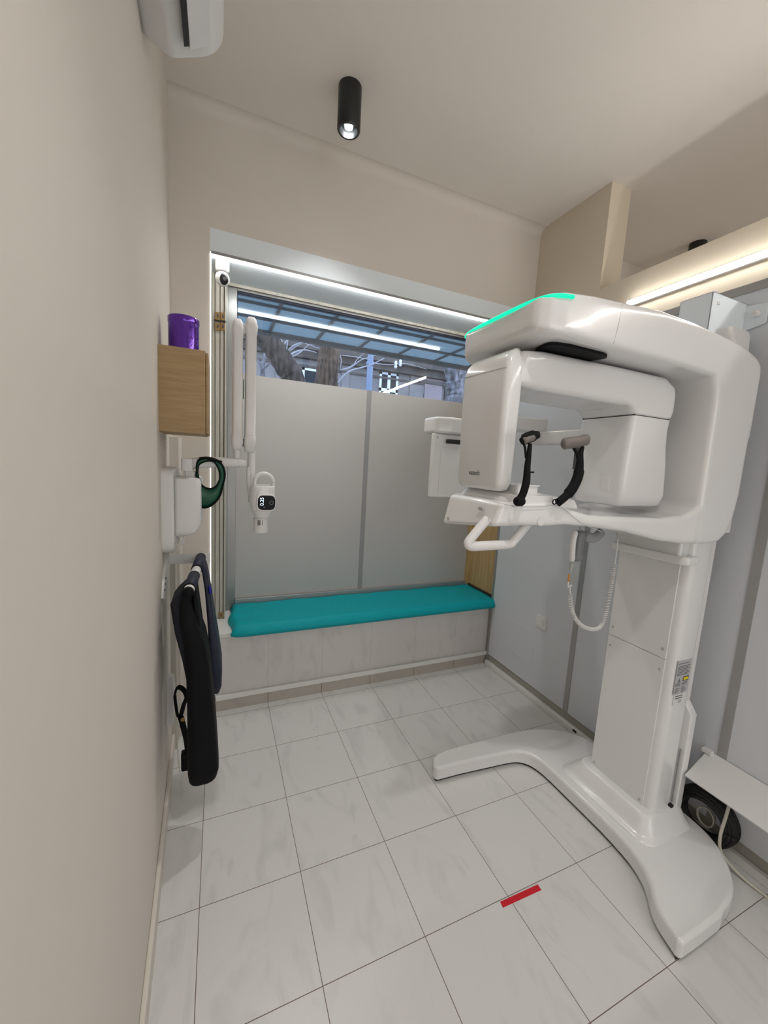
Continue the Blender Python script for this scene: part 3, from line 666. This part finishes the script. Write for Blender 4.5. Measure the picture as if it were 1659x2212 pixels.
# things low on the right wall
sw = thing('light_switch', 'white square rocker switch low on the grey wall panel', 'light switch')
prism('plate', rpoly([(1.170, .498), (1.252, .498), (1.252, .580), (1.170, .580)], .004), 'x', 2.280, 2.2905, 'white2', sw, bevel=0.002)
prism('rocker', rpoly([(1.189, .516), (1.233, .516), (1.233, .562), (1.189, .562)], .002), 'x', 2.276, 2.281, 'white2', sw, bevel=0.0015)
settle(sw, (2.29, 1.211, .539))

lid = thing('cable_cover', 'white slanted metal cover board leaning on the wall behind the machine foot', 'cover board')
bm = bmesh.new()
a = [Vector((2.283, .265, .372)), Vector((2.15, .255, .300)), Vector((2.15, -1.4, .300)), Vector((2.283, -1.4, .372))]
prism('board', [(2.286, .374), (2.286, .366), (2.150, .290), (2.144, .298)], 'y', -1.4, .262, 'white2', lid, bevel=0.001)
box('clip', (2.262, .240, .366), (2.289, .275, .382), 'white2', lid, bevel=0.002)
for y in (.12, -.4, -.9): prism('support', [(2.289, .36), (2.22, .325), (2.289, .20)], 'y', y, y + .01, 'lgrey', lid)
settle(lid, (2.286, .1, .29))

ring = thing('cable_coil', 'coil of thick black cable standing on the floor behind the machine foot', 'cable coil')
bm = bmesh.new(); random.seed(3)
cc = Vector((2.254, .222, .112))
for k in range(9):
    R_ = 0.078 + 0.022 * (k % 3) / 2; off = -0.020 + 0.0055 * k
    pts = []
    for i in range(49):
        t = i / 48 * 2 * PI
        pts.append(cc + Vector((off + 0.002 * math.sin(3 * t + k), 0.55 * 0, 0)) + Vector((0.10 * math.cos(t) * R_, -math.cos(t) * R_ * 0.98, math.sin(t) * R_)))
    add_tube(bm, pts, 0.0105, 8)
finish(bm, 'black_cable', 'black', ring, smooth=True)
pts = []
for i in range(60):
    t = i / 20 * 2 * PI; pts.append(cc + Vector((0.012 + 0.004 * math.sin(t * .7), 0.03 * math.cos(t), 0.040 * math.sin(t) - .01)))
tube('white_cable', pts, 0.0028, 'cable', ring, 8)
settle(ring, (2.20, .215, 0))
tag(tube('power_cable', spline([(2.23, .14, .29), (2.215, .14, .20), (2.20, .14, .12), (2.205, .13, .055), (2.215, .08, .020), (2.225, .02, .008), (2.24, -.05, .006), (2.262, -.14, .042), (2.265, -.25, .042), (2.26, -.4, .042)], 8), 0.0055, 'cable', smooth=True), 'thick cream cable dropping from the cover board and trailing over the floor duct', 'cable')
tag(tube('power_cable', spline([(2.285, -.02, .12), (2.262, -.03, .08), (2.25, -.035, .045), (2.235, -.05, .018), (2.22, -.08, .006), (2.21, -.14, .006), (2.23, -.3, .006)], 8), 0.004, 'cable', smooth=True), 'thin cream cable looping down the plinth by the right edge of the photo', 'cable')

tape = prism('floor_tape', [(1.292, .3105), (1.462, .307), (1.4635, .326), (1.295, .3285)], 'z', 0.0002, 0.0012, 'red')
tag(tape, 'short strip of red tape stuck on the tiled floor', 'tape')

# ================================================================== SECURITY CAMERA
sc = thing('security_camera', 'small white ball security camera under the niche soffit in its left corner', 'security camera')
lathe('mount', [(0.034, 0.0), (0.034, -0.045), (0.030, -0.052), (0.018, -0.054)], (.404, 1.80, ZS), 'white', sc, 32)
bc = Vector((.404, 1.80, ZS - .088))
bm = bmesh.new(); bmesh.ops.create_uvsphere(bm, u_segments=32, v_segments=20, radius=0.036, matrix=Matrix.Translation(bc)); finish(bm, 'ball_head', 'white', sc, smooth=True)
bm = bmesh.new(); look = Vector((.25, -.85, -.30)).normalized()
bmesh.ops.create_uvsphere(bm, u_segments=32, v_segments=16, radius=0.0368)
dl = [v for v in bm.verts if v.co.z < 0.0258]
bmesh.ops.delete(bm, geom=dl, context='VERTS')
for v in bm.verts: v.co.x *= 0.72; v.co.y *= 1.12
qr = look.to_track_quat('Z', 'Y')
for v in bm.verts: v.co = qr @ v.co.normalized() * 0.0372 + bc
finish(bm, 'face_plate', 'black_satin', sc, smooth=True)
lathe('lens', [(0.009, 0.0), (0.009, -0.003), (0.005, -0.004), (0, -0.0035)], bc + look * 0.037, 'dgrey', sc, 16, axis='y')
settle(sc, (.404, 1.80, ZS))

# brass hinge plates in the shutter channel
for i, (xb, z) in enumerate(((.380, 2.255), (.407, 2.258), (.380, 2.200), (.407, 2.203))):
    b = thing('latch_plate', ['left upper', 'right upper', 'left lower', 'right lower'][i] + ' small brass latch plate in the cream channel beside the window', 'latch plate', 'latch plates')
    box('plate', (xb - .0125, 1.940, z - .021), (xb + .0125, 1.9475, z + .021), 'brass', b, bevel=0.001)
    box('keyhole', (xb - .004, 1.938, z - .008), (xb + .006, 1.9405, z + .010), 'dgrey', b, bevel=0.001)
    settle(b, (xb, 1.947, z))
bolt = box('latch_bar', (.362, 1.934, 2.227), (.424, 1.942, 2.232), 'black'); tag(bolt, 'thin black bar between the brass latch plates', 'latch bar')
b = thing('latch_plate', 'single brass latch plate at the foot of the cream channel beside the cushion', 'latch plate')
box('plate', (.388, 1.938, .482), (.418, 1.9455, .512), 'brass', b, bevel=0.001); box('keyhole', (.398, 1.9365, .490), (.408, 1.939, .504), 'dgrey', b); settle(b, (.403, 1.94, .482))

# ================================================================== AIR CONDITIONER
ac = thing('air_conditioner', 'white split air conditioner high on the left wall', 'air conditioner')
prof = rpoly([(.19, 2.62), (.265, 2.590), (.400, 2.650), (.400, 2.885), (.19, 2.885)], [0, .03, .10, .04, 0], 14)
prism('body', prof, 'y', -.10, .865, 'white2', ac, bevel=0.020, seg=6, ang=60)
prism('louver_slot', [(.300, 2.590), (.313, 2.596), (.313, 2.612), (.300, 2.606)], 'y', -.06, .80, 'black', ac)
prism('louver', [(.314, 2.600), (.366, 2.632), (.364, 2.638), (.312, 2.606)], 'y', -.06, .815, 'white', ac, bevel=0.001)
settle(ac, (.2, .4, 2.6))

# ================================================================== SHELF BOX AND TIN
xw = wx(1.2)
sb = thing('wall_cabinet', 'small light oak wall cabinet under the purple tin', 'wall cabinet')
box('carcass', (wx(1.4), 1.10, 1.562), (.342, 1.40, 1.868), 'wood', sb, bevel=0.002)
box('door_panel', (.343, 1.105, 1.566), (.352, 1.396, 1.862), 'wood', sb, bevel=0.002)
box('back_board', (.165, 1.112, 1.578), (.196, 1.39, 1.852), 'dirty_white', sb)
settle(sb, (xw, 1.25, 1.562))
tin = thing('tin', 'shiny round purple tin on top of the oak wall cabinet', 'tin')
lathe('body', [(0.050, 0.0), (0.0535, 0.003), (0.0535, 0.125), (0.0505, 0.128), (0.050, 0.124), (0.0, 0.124)], (.264, 1.20, 1.868), 'purple', tin, 40)
lathe('lid_rim', [(0.0545, 0.108), (0.0550, 0.112), (0.0550, 0.127), (0.052, 0.130), (0.050, 0.127)], (.264, 1.20, 1.868), 'purple', tin, 40)
random.seed(5); bm = bmesh.new()
for i in range(26):
    a = -1.25 + random.random() * 0.9; z = 1.878 + random.random() * .09; q = Vector((.264 + .0537 * math.cos(a), 1.20 + .0537 * math.sin(a), z)); tdir = Vector((-math.sin(a), math.cos(a), 0)); k = random.random() * 3
    add_tube(bm, [q + tdir * .004 * math.cos(j * .9 + k) + Vector((0, 0, .006 * math.sin(j * .9 + k))) for j in range(6)], 0.0009, 5)
finish(bm, 'embossed_ornament', 'purple', tin, smooth=True)
settle(tin, (.264, 1.20, 1.868))

# ================================================================== WALL X-RAY UNIT
wu = thing('dental_xray_unit', 'white wall-mounted dental x-ray unit with folded scissor arms and black screen', 'dental x-ray unit')
prism('wall_plate', rpoly([(1.14, 1.085), (1.46, 1.085), (1.46, 1.425), (1.14, 1.425)], [.05, .12, .05, .05]), 'x', .165, .228, 'white2', wu, bevel=0.010)
loft('control_box', 'z', [(1.150, .226, .262, 1.18, 1.40, .012), (1.156, .226, .285, 1.17, 1.42, .012), (1.172, .226, .308, 1.165, 1.42, .014), (1.20, .226, .322, 1.165, 1.42, .016), (1.30, .226, .3235, 1.165, 1.42, .018), (1.372, .226, .322, 1.165, 1.42, .018), (1.384, .226, .316, 1.168, 1.42, .015), (1.388, .228, .305, 1.175, 1.41, .01)], 'white2', wu, split=45)
tube('cable_loop', spline([(.228, 1.18, 1.155), (.230, 1.18, 1.125), (.238, 1.18, 1.118), (.245, 1.18, 1.135), (.243, 1.18, 1.155)], 5), 0.003, 'cable', wu, 8)
tube('cable_loop', spline([(.240, 1.19, 1.155), (.244, 1.19, 1.125), (.252, 1.19, 1.118), (.258, 1.19, 1.135), (.258, 1.19, 1.155)], 5), 0.0035, 'white2', wu, 8)
loft('pivot_block', 'z', [(1.388, .262, .300, 1.235, 1.275, .008), (1.412, .258, .300, 1.232, 1.277, .008), (1.414, .247, .292, 1.228, 1.282, .010), (1.463, .247, .292, 1.228, 1.282, .010)], 'white2', wu, split=45)
bar = molded('support_arm', [('x', [(.268, 1.24, 1.315, 1.418, 1.462, .012), (.33, 1.245, 1.315, 1.428, 1.475, .012), (.45, 1.25, 1.325, 1.436, 1.476, .012), (.492, 1.252, 1.322, 1.438, 1.474, .014), (.503, 1.262, 1.31, 1.442, 1.470, .01)])], 'white2', wu, 0.004, 4)
YA = 1.29
lathe('swivel_post', [(0.0165, 1.465), (0.0165, 1.525), (0.013, 1.53)], (.462, YA, 0), 'white2', wu, 24)
def strut_arm(x0, x1, z0, z1, y0, y1, name):
    t = loft(name, 'z', [(z0 - .018, x0 + .010, x1 - .010, y0 + .015, y1 - .015, .008), (z0 - .005, x0 + .003, x1 - .003, y0 + .004, y1 - .004, .012), (z0 + .02, x0 - .001, x1 + .001, y0 - .002, y1 + .002, .013), (z0 + .055, x0 + .001, x1 - .001, y0, y1, .012), (z0 + .058, x0 + .003, x1 - .003, y0 + .002, y1 - .002, .010),
        (z1 - .072, x0 + .003, x1 - .003, y0 + .002, y1 - .002, .010), (z1 - .069, x0 + .001, x1 - .001, y0, y1, .012), (z1 - .035, x0 - .001, x1 + .001, y0 - .002, y1 + .002, .014), (z1 - .01, x0 + .004, x1 - .004, y0 + .004, y1 - .004, .012), (z1 + .003, x0 + .012, x1 - .012, y0 + .015, y1 - .015, .008)], 'white2', wu, split=50)
    return t
strut_arm(.439, .486, 1.525, 2.055, 1.262, 1.335, 'lower_arm')
strut_arm(.491, .541, 1.520, 2.072, 1.262, 1.335, 'upper_arm')
boxes('elbow_link', [((.47, 1.275, 2.000), (.51, 1.32, 2.042))], 'white2', wu, bevel=0.006)
box('elbow_gap', (.484, 1.27, 1.53), (.493, 1.32, 1.562), 'dgrey', wu)
box('arm_sticker', (.4865, 1.275, 1.735), (.4885, 1.31, 1.815), mat('green_sticker', (0.0, 0.18, 0.05), 0.5), wu)
lathe('head_post', [(0.016, 1.522), (0.0165, 1.515), (0.0165, 1.440), (0.0175, 1.436), (0.016, 1.36), (0.012, 1.28)], (.524, YA + .01, 0), 'white2', wu, 24)
tube('head_yoke', spline([(.512, 1.292, 1.44), (.512, 1.290, 1.38), (.516, 1.288, 1.33), (.524, 1.285, 1.28)], 5), 0.009, 'white2', wu, 14)
# tube head, turned a little toward the door
hd = molded('tube_head', [('z', [(1.205, .540, .592, 1.235, 1.285, .020), (1.222, .534, .602, 1.220, 1.300, .026), (1.255, .520, .618, 1.205, 1.310, .034), (1.30, .516, .624, 1.20, 1.315, .036), (1.345, .518, .623, 1.20, 1.315, .036), (1.362, .524, .622, 1.203, 1.31, .034)])], 'white', wu, 0.004, 4)
hp = [(.573 + .040 * math.cos(a), 1.232, 1.376 + .040 * math.sin(a)) for a in [k * PI / 14 - .02 for k in range(29)]]
tube('carry_handle', hp, 0.0085, 'white', wu, 12, flat=(1.0, 1.5))
lathe('beam_cone', [(0.0315, 1.212), (0.0315, 1.158), (0.033, 1.156), (0.033, 1.150), (0.028, 1.148)], (.564, 1.255, 0), 'white2', wu, 32)
prism('rating_label', rpoly([(.548, 1.185), (.570, 1.185), (.570, 1.208), (.548, 1.208)], .001), 'y', 1.2238, 1.2275, 'pad', wu)
scn = prism('display', rpoly([(.545, 1.258), (.618, 1.258), (.618, 1.322), (.545, 1.322)], [.024] * 4, 8), 'y', 1.1900, 1.1990, 'screen_black', wu, bevel=0.002)
prism('display_bezel', rpoly([(.539, 1.252), (.621, 1.252), (.621, 1.330), (.539, 1.330)], [.027] * 4, 8), 'y', 1.1930, 1.225, 'white', wu, bevel=0.004)
text_mesh('screen_digits', '0.25', 0.0215, basis((.5625, 1.1897, 1.296), (0, 0, 1), (-1, 0, 0)), 'screen', scn, extrude=0.0002)
text_mesh('screen_digits', '-', 0.014, basis((.571, 1.1897, 1.272), (1, 0, 0), (0, 0, 1)), 'screen', scn, extrude=0.0002)
bm = bmesh.new(); add_tube(bm, [(.602 + .008 * math.cos(k * PI / 12), 1.1895, 1.291 + .008 * math.sin(k * PI / 12)) for k in range(25)], 0.0006, 6); finish(bm, 'button_ring', 'lgrey', scn, smooth=True)
settle(wu, (.2, 1.29, 1.085))

# green thyroid collar over the support arm
tc_ = thing('thyroid_collar', 'dark green lead collar with black edging hanging from the white support arm', 'lead collar')
def pc(u, v, y=1.235): return U(u, v, 'y', y)
bm = bmesh.new()
outer = [(431, 991), (445, 988), (459, 990), (474, 997), (484, 1010), (486, 1030), (484, 1044), (477, 1050), (477, 1062), (470, 1079), (458, 1091), (443, 1096), (433, 1095)]
inner = [(428, 1018), (432, 1040), (442, 1053), (455, 1055), (466, 1050), (473, 1036), (474, 1018), (468, 1003), (458, 996)]
ring_o = spline([pc(u, v) for u, v in ((428, 996), (445, 989), (462, 991), (476, 1000), (484, 1014), (485, 1032), (480, 1052), (476, 1068), (466, 1084), (452, 1094), (438, 1096), (430, 1088), (427, 1060), (425, 1030))], 6, closed=True)
ring_i = spline([pc(u, v) for u, v in ((430, 1003), (445, 996), (459, 996), (468, 1004), (474, 1018), (475, 1034), (471, 1044), (466, 1051), (458, 1055), (448, 1055), (438, 1050), (432, 1042), (428, 1030), (427, 1016))], 6, closed=True)
n = len(ring_o); rows = []
for j, (f, dy) in enumerate(((0, 0.0), (.25, -.008), (.5, -.012), (.75, -.010), (1, -.004))):
    rows.append([bm.verts.new(ring_o[i].lerp(ring_i[i], f) + Vector((0, dy, 0))) for i in range(n)])
back = []
for j, (f, dy) in enumerate(((1, .02), (.5, .028), (0, .02))):
    back.append([bm.verts.new(ring_o[i].lerp(ring_i[i], f) + Vector((0, dy, 0))) for i in range(n)])
allr = rows + back
for j in range(len(allr)):
    A = allr[j]; B = allr[(j + 1) % len(allr)]
    for i in range(n): bm.faces.new((A[i], A[(i + 1) % n], B[(i + 1) % n], B[i]))
finish(bm, 'collar_body', 'green', tc_, smooth=True)
for nm, rg, rad in (('outer_trim', ring_o, .0042), ('inner_trim', ring_i, .0040)):
    bm = bmesh.new(); add_tube(bm, [p + Vector((0, -.003, 0)) for p in rg] + [rg[0] + Vector((0, -.003, 0))], rad, 8, (1.0, 1.0), cap=False); finish(bm, nm, 'apron', tc_, smooth=True)
tube('strap', spline([pc(431, 991, 1.23), pc(450, 990, 1.225), pc(466, 995, 1.225), pc(479, 999, 1.228)], 5), .0075, 'apron', tc_, 10, flat=(.9, .5))
settle(tc_, (.36, 1.24, 1.46))

# ================================================================== APRON RAIL AND APRONS
rail = thing('apron_rail', 'white wall rail with a black-capped tube carrying the lead aprons', 'rail')
prism('wall_arm', [(.170, 1.005), (.355, 1.005), (.355, 1.048), (.170, 1.048)], 'y', 1.30, 1.306, 'white2', rail, bevel=0.001)
prism('wall_foot', [(1.08, .93), (1.12, .91), (1.32, 1.00), (1.32, 1.06), (1.15, 1.01)], 'x', .180, .194, 'white2', rail, bevel=0.001)
for y, z in ((1.12, .95), (1.14, .968), (1.16, .985)): lathe('screw', [(0.004, 0.0), (0.004, 0.003)], (.194, y, z), 'dgrey', rail, 10, axis='x')
XR = .292
tube('tube', [(XR, .905, 1.006), (XR + .028, 1.32, 1.036)], 0.0175, 'white2', rail, 24)
tube('end_cap', [(XR - .0015, .892, 1.005), (XR, .912, 1.0065)], 0.0185, 'apron', rail, 24)
settle(rail, (.2, 1.3, 1.03))

def sleeve(y0, y1, name, material, parent):
    def c(y): f = (y - .905) / (1.32 - .905); return (XR + .028 * f, y, 1.006 + .030 * f + .001)
    return tube(name, [c(y0), c(y1)], 0.0205, material, parent, 28)
def hang(name, label, panels, sl, mat_, edge):
    """apron of two lead-rubber panels folded over the tube; panels: list of rows (z, x0, x1, y0, y1, r)"""
    t = thing(name, label, 'lead apron')
    for nm, rows, mm in panels:
        o = molded(nm, [('z', rows)], mm, t, 0.004, 4)
    for (y0, y1) in sl:
        sleeve(y0, y1, 'shoulder_loop', mat_, t)
        for y in (y0, y1 - .002): sleeve(y - .003, y + .004, 'loop_edge', edge, t).scale = (1, 1, 1)
    return t
a1 = hang('lead_apron', 'long black lead apron hanging from the near black-capped end of the wall tube', [
    ('front_panel', [(.248, .296, .372, .90, .99, .02), (.256, .288, .384, .895, 1.00, .03), (.29, .284, .392, .89, 1.01, .03), (.42, .284, .384, .89, 1.05, .03), (.56, .284, .373, .89, 1.08, .03), (.70, .281, .360, .895, 1.10, .03), (.80, .274, .345, .90, 1.10, .03), (.88, .262, .318, .90, 1.10, .025), (.95, .262, .300, .92, 1.08, .018), (.985, .272, .298, .925, 1.06, .012)], 'apron'),
    ('side_panel', [(.50, .335, .368, .93, 1.05, .014), (.64, .325, .358, .93, 1.08, .014), (.78, .314, .338, .94, 1.10, .010), (.90, .306, .324, .94, 1.10, .008), (1.0, .300, .316, .95, 1.06, .007)], 'apron'),
    ('shoulder_flap', [(.64, .284, .300, .93, 1.00, .006), (.74, .268, .296, .93, 1.02, .008), (.84, .246, .288, .93, 1.05, .010), (.92, .234, .280, .94, 1.08, .010), (.948, .230, .278, .95, 1.10, .008), (.975, .250, .290, .96, 1.10, .008), (1.0, .276, .300, .98, 1.10, .006)], 'navy_dark')], [(.935, 1.06)], 'navy', 'apron')
settle(a1, (.33, .96, .268))
a2 = hang('lead_apron', 'navy lead apron behind the black one, at the wall end of the tube', [
    ('front_panel', [(.46, .372, .392, 1.14, 1.22, .009), (.50, .366, .402, 1.12, 1.25, .012), (.58, .360, .404, 1.11, 1.28, .012), (.70, .352, .388, 1.11, 1.30, .012), (.82, .345, .370, 1.12, 1.30, .010), (.93, .336, .356, 1.14, 1.29, .008), (1.0, .326, .346, 1.15, 1.27, .007), (1.03, .320, .338, 1.15, 1.27, .006)], 'navy'),
    ('back_panel', [(.62, .272, .300, 1.15, 1.25, .010), (.85, .285, .300, 1.15, 1.27, .006), (1.0, .296, .312, 1.15, 1.27, .006)], 'navy'),
    ('blue_tag', [(.915, .352, .364, 1.128, 1.15, .004), (.945, .350, .362, 1.128, 1.15, .004)], mat('blue_woven_tag', (0.01, 0.015, 0.30), 0.5))], [(1.13, 1.28)], 'navy', 'apron')
settle(a2, (.37, 1.2, .46))
# hook with straps and pouch lower down
hk = thing('strap_bundle', 'black webbing straps with a clasp hanging from a white wall hook behind the apron', 'straps')
prism('hook_plate', [(1.22, .30), (1.30, .30), (1.34, .42), (1.30, .50), (1.26, .50)], 'x', .180, .206, 'white2', hk, bevel=0.002)
tube('strap_loop', spline([(.215, 1.23, .44), (.228, 1.22, .475), (.250, 1.21, .465), (.262, 1.21, .43), (.250, 1.21, .395), (.238, 1.215, .345), (.226, 1.22, .34), (.218, 1.225, .39)], 6, closed=True), .0085, 'apron', hk, 10, flat=(.6, 1.2))
tube('strap', spline([(.238, 1.21, .34), (.250, 1.20, .29), (.262, 1.20, .22), (.268, 1.20, .12)], 5), .012, 'apron', hk, 10, flat=(1.0, .8))
box('pouch', (.238, 1.19, .085), (.285, 1.23, .17), 'apron', hk, bevel=0.008)
lathe('clasp', [(0.009, 0.0), (0.009, 0.004)], (.247, 1.195, .335), 'brass', hk, 14, axis='y')
tube('cord', spline([(.222, 1.20, .22), (.228, 1.19, .19), (.226, 1.19, .17), (.232, 1.18, .13), (.235, 1.18, .09)], 5), .0018, 'cable', hk, 6)
settle(hk, (.2, 1.26, .3))

# ================================================================== OUTSIDE
can = thing('glass_canopy', 'steel-framed wired glass canopy outside above the window', 'canopy')
ZG = 2.60; xs = [-.05 + .4235 * k - .0 for k in range(10)]; xs = [.382 + .4235 * (k - 1) for k in range(10)]
yr = [2.165, 2.60, 2.915, 3.235]
fr = []
for x in xs: fr.append(((x - .010, yr[0], ZG - .012), (x + .010, yr[-1], ZG + .02)))
for y in yr[1:]: fr.append(((xs[0], y - .012, ZG - .014), (xs[-1], y + .012, ZG + .02)))
fr.append(((xs[0], yr[-1], ZG - .035), (xs[-1], yr[-1] + .045, ZG + .03)))
boxes('frame', fr, 'canopy_frame', can)
for i in range(len(xs) - 1):
    for j in range(3): box('glass_pane', (xs[i] + .012, yr[j] + .014, ZG), (xs[i + 1] - .012, yr[j + 1] - .014, ZG + .006), 'canopy_glass', can)
settle(can, (1.8, 2.4, ZG))

def tree(name_label, paths, material, twigs=0, seed=1, cat='tree'):
    random.seed(seed); t = thing('street_tree', name_label, cat)
    for k, (nm, pts, rad) in enumerate(paths):
        P = spline(pts, 8); n = len(P); r = [rad[0] + (rad[1] - rad[0]) * i / (n - 1) for i in range(n)]
        r = [q * (1 + .05 * math.sin(i * 1.7)) for i, q in enumerate(r)]
        tube(nm, P, r, material, t, 18)
    for k in range(twigs):
        p0, d0 = Vector(twig_src[seed][k % len(twig_src[seed])]), None
        a = random.random() * 2.2 - 1.1; L = .5 + random.random() * .7; pts = [p0]
        for s in range(5): pts.append(pts[-1] + Vector((math.sin(a) * L / 5 + random.uniform(-.05, .05), random.uniform(-.08, .08), math.cos(a) * L / 5 + random.uniform(-.06, .06))))
        P = spline(pts, 3); tube('twig', P, [.014 - .011 * i / (len(P) - 1) for i in range(len(P))], 'twig', t, 6)
    settle(t, (paths[0][1][0][0], paths[0][1][0][1], 0)); return t
def P7(u, v, y): return tuple(U(u, v, 'y', y))
twig_src = {2: [P7(612, 768, 6), P7(618, 775, 6), P7(606, 755, 6)], 3: [P7(733, 800, 7)], 4: [(0, 0, 0)], 5: [(0, 0, 0)]}
tree('dark leaning tree trunk outside at the left of the clear window band', [('trunk', [(1.9, 6, -.3), (1.75, 6, 1.4), P7(638, 835, 6), P7(616, 790, 6), P7(590, 750, 6), P7(562, 720, 6), P7(530, 690, 6)], (.20, .155))], 'bark', 9, 2)
tree('straight brown tree trunk outside in front of the grey house window', [('trunk', [(2.26, 7, -.3), (2.26, 7, 1.4), P7(705, 826, 7), P7(710, 780, 7), P7(714, 730, 7), P7(722, 640, 7)], (.24, .18))], 'bark2', 4, 3)
tree('mottled forked tree trunk outside beside the x-ray detector', [('trunk', [(7.9, 9.5, -.3), P7(988, 900, 9.5), P7(985, 850, 9.5), P7(981, 822, 9.5)], (.30, .26)), ('branch', [P7(980, 830, 9.5), P7(972, 800, 9.5), P7(966, 770, 9.5), P7(962, 740, 9.5)], (.19, .13)), ('branch', [P7(984, 830, 9.5), P7(1000, 805, 9.5), P7(1020, 775, 9.5), P7(1035, 750, 9.5)], (.18, .10))], 'bark3', 0, 4)
tree('small bare grey tree far outside at the left edge of the window', [('trunk', [(1.5, 11, -.3), P7(567, 812, 11), P7(567, 790, 11), P7(572, 770, 11), P7(575, 750, 11)], (.07, .04)), ('branch', [P7(567, 795, 11), P7(558, 780, 11), P7(552, 770, 11)], (.03, .015)), ('branch', [P7(568, 798, 11), P7(580, 788, 11), P7(592, 776, 11)], (.03, .012))], 'bark3', 0, 5)
# long pale branches crossing before the house
for k, (pts, lab) in enumerate(((((622, 772), (634, 763), (650, 757), (665, 757), (684, 762)), 'pale bent twig outside right of the leaning trunk'), (((728, 828), (742, 812), (760, 800), (782, 794), (806, 786), (830, 774)), 'long pale bare branch outside left of the blue pole'))):
    P = spline([P7(u, v, 6.9) for u, v in pts], 5); tr_ = bpy.data.objects['street_tree.001']; bb = tube('bare_branch', P, [.024 - .016 * i / (len(P) - 1) for i in range(len(P))], 'twig', tr_, smooth=True, seg=8); bb.location = -tr_.location

pl = thing('street_pole', 'pale blue steel pole outside with cable clamps', 'pole')
pp = P7(799, 800, 9); lathe('shaft', [(.09, -.3), (.075, 4.0), (.07, 6.0)], (pp[0], 9, 0), 'pole', pl, 16)
for z in (3.9, 4.25, 4.5): lathe('clamp', [(.10, z), (.10, z + .08)], (pp[0], 9, 0), 'pole', pl, 16)
settle(pl, (pp[0], 9, -.3))
def wire(pts, lab):
    return tag(tube('overhead_wire', spline([P7(*p) for p in pts], 4), .011, 'twig', smooth=True, seg=6), lab, 'wire')
wire([(640, 735, 13.9), (720, 763, 12), (760, 770, 10.5), (799, 777, 9.0)], 'thin overhead wire from the grey house to the left side of the blue pole')
wv = wire([(799, 784, 9.0), (840, 788, 10), (856, 787, 11), (880, 786, 12), (930, 800, 13.98)], 'sagging overhead wire from the blue pole to the house right of it')
for u, v, y in ((855, 787, 10.9), (865, 783, 11.4)):
    lathe('insulator', [(.03, -.12), (.05, -.07), (.03, -.02), (.05, .02), (.03, .10)], P7(u, v, y), 'win_white', wv, 12)
wire([(862, 770, 13.95), (873, 790, 13.9), (880, 802, 13.9), (893, 806, 13.95)], 'short slack cable hanging down the house front above its middle window')

hs2 = thing('apartment_house', 'grey rendered house with white windows across the street', 'building')
YF = 14.0
box('facade_wall', (-4, YF, -.3), (22, YF + .4, 5.25), 'facade', hs2)
boxes('cornice', [((-4, YF - .25, 5.0), (22, YF + .4, 5.25)), ((-4, YF - .5, 5.25), (22, YF + .4, 5.62))], 'cornice', hs2)
boxes('string_course', [((-4, YF - .06, 4.72), (22, YF, 4.80))], 'cornice', hs2)
boxes('wall_band', [((4.6, YF - .05, -.3), (4.9, YF, 5.0)), ((7.45, YF - .05, -.3), (7.6, YF, 5.0)), ((2.2, YF - .05, -.3), (2.35, YF, 5.0))], 'facade', hs2)
def house_window(x0, x1, z0, z1, shut=False):
    w = boxes('window_frame', [((x0, YF - .05, z1 - .08), (x1, YF + .02, z1)), ((x0, YF - .05, z0), (x0 + .09, YF + .02, z1)), ((x1 - .09, YF - .05, z0), (x1, YF + .02, z1)), (((x0 + x1) / 2 - .06, YF - .05, z0), ((x0 + x1) / 2 + .06, YF + .02, z1)), ((x0, YF - .05, z1 - .72), (x1, YF + .02, z1 - .60)), ((x0, YF - .05, z0), (x1, YF + .02, z0 + .08))], 'win_white', hs2)
    box('pane', (x0 + .02, YF - .02, z0), (x1 - .02, YF - .01, z1 - .02), 'win_dark', w)
    if shut: box('roller_shutter', (x0, YF - .08, z1 - .78), (x1, YF - .03, z1 + .02), 'shutter', w)
house_window(3.12, 4.35, 2.7, 4.70)
a = U(820, 803, 'y', YF); b = U(860, 812, 'y', YF)
house_window(a.x, b.x, 2.9, a.z)
a = U(917, 818, 'y', YF); b = U(954, 824, 'y', YF)
house_window(a.x, b.x, 2.9, a.z, True)
boxes('window_surround', [((U(905, 812, 'y', YF).x, YF - .12, 4.78), (U(968, 820, 'y', YF).x, YF, 4.9)), ((U(961, 820, 'y', YF).x, YF - .10, -.3), (U(966, 820, 'y', YF).x, YF, 4.8))], 'cornice', hs2)
settle(hs2, (9, YF, -.3))
struct(box('floor_street', (-20, 2.36, -.4), (40, 14.0, -.3), 'street'))
struct(box('wall_parapet', (-.2, 2.10, -.3), (2.6, 2.36, .50), 'facade'))
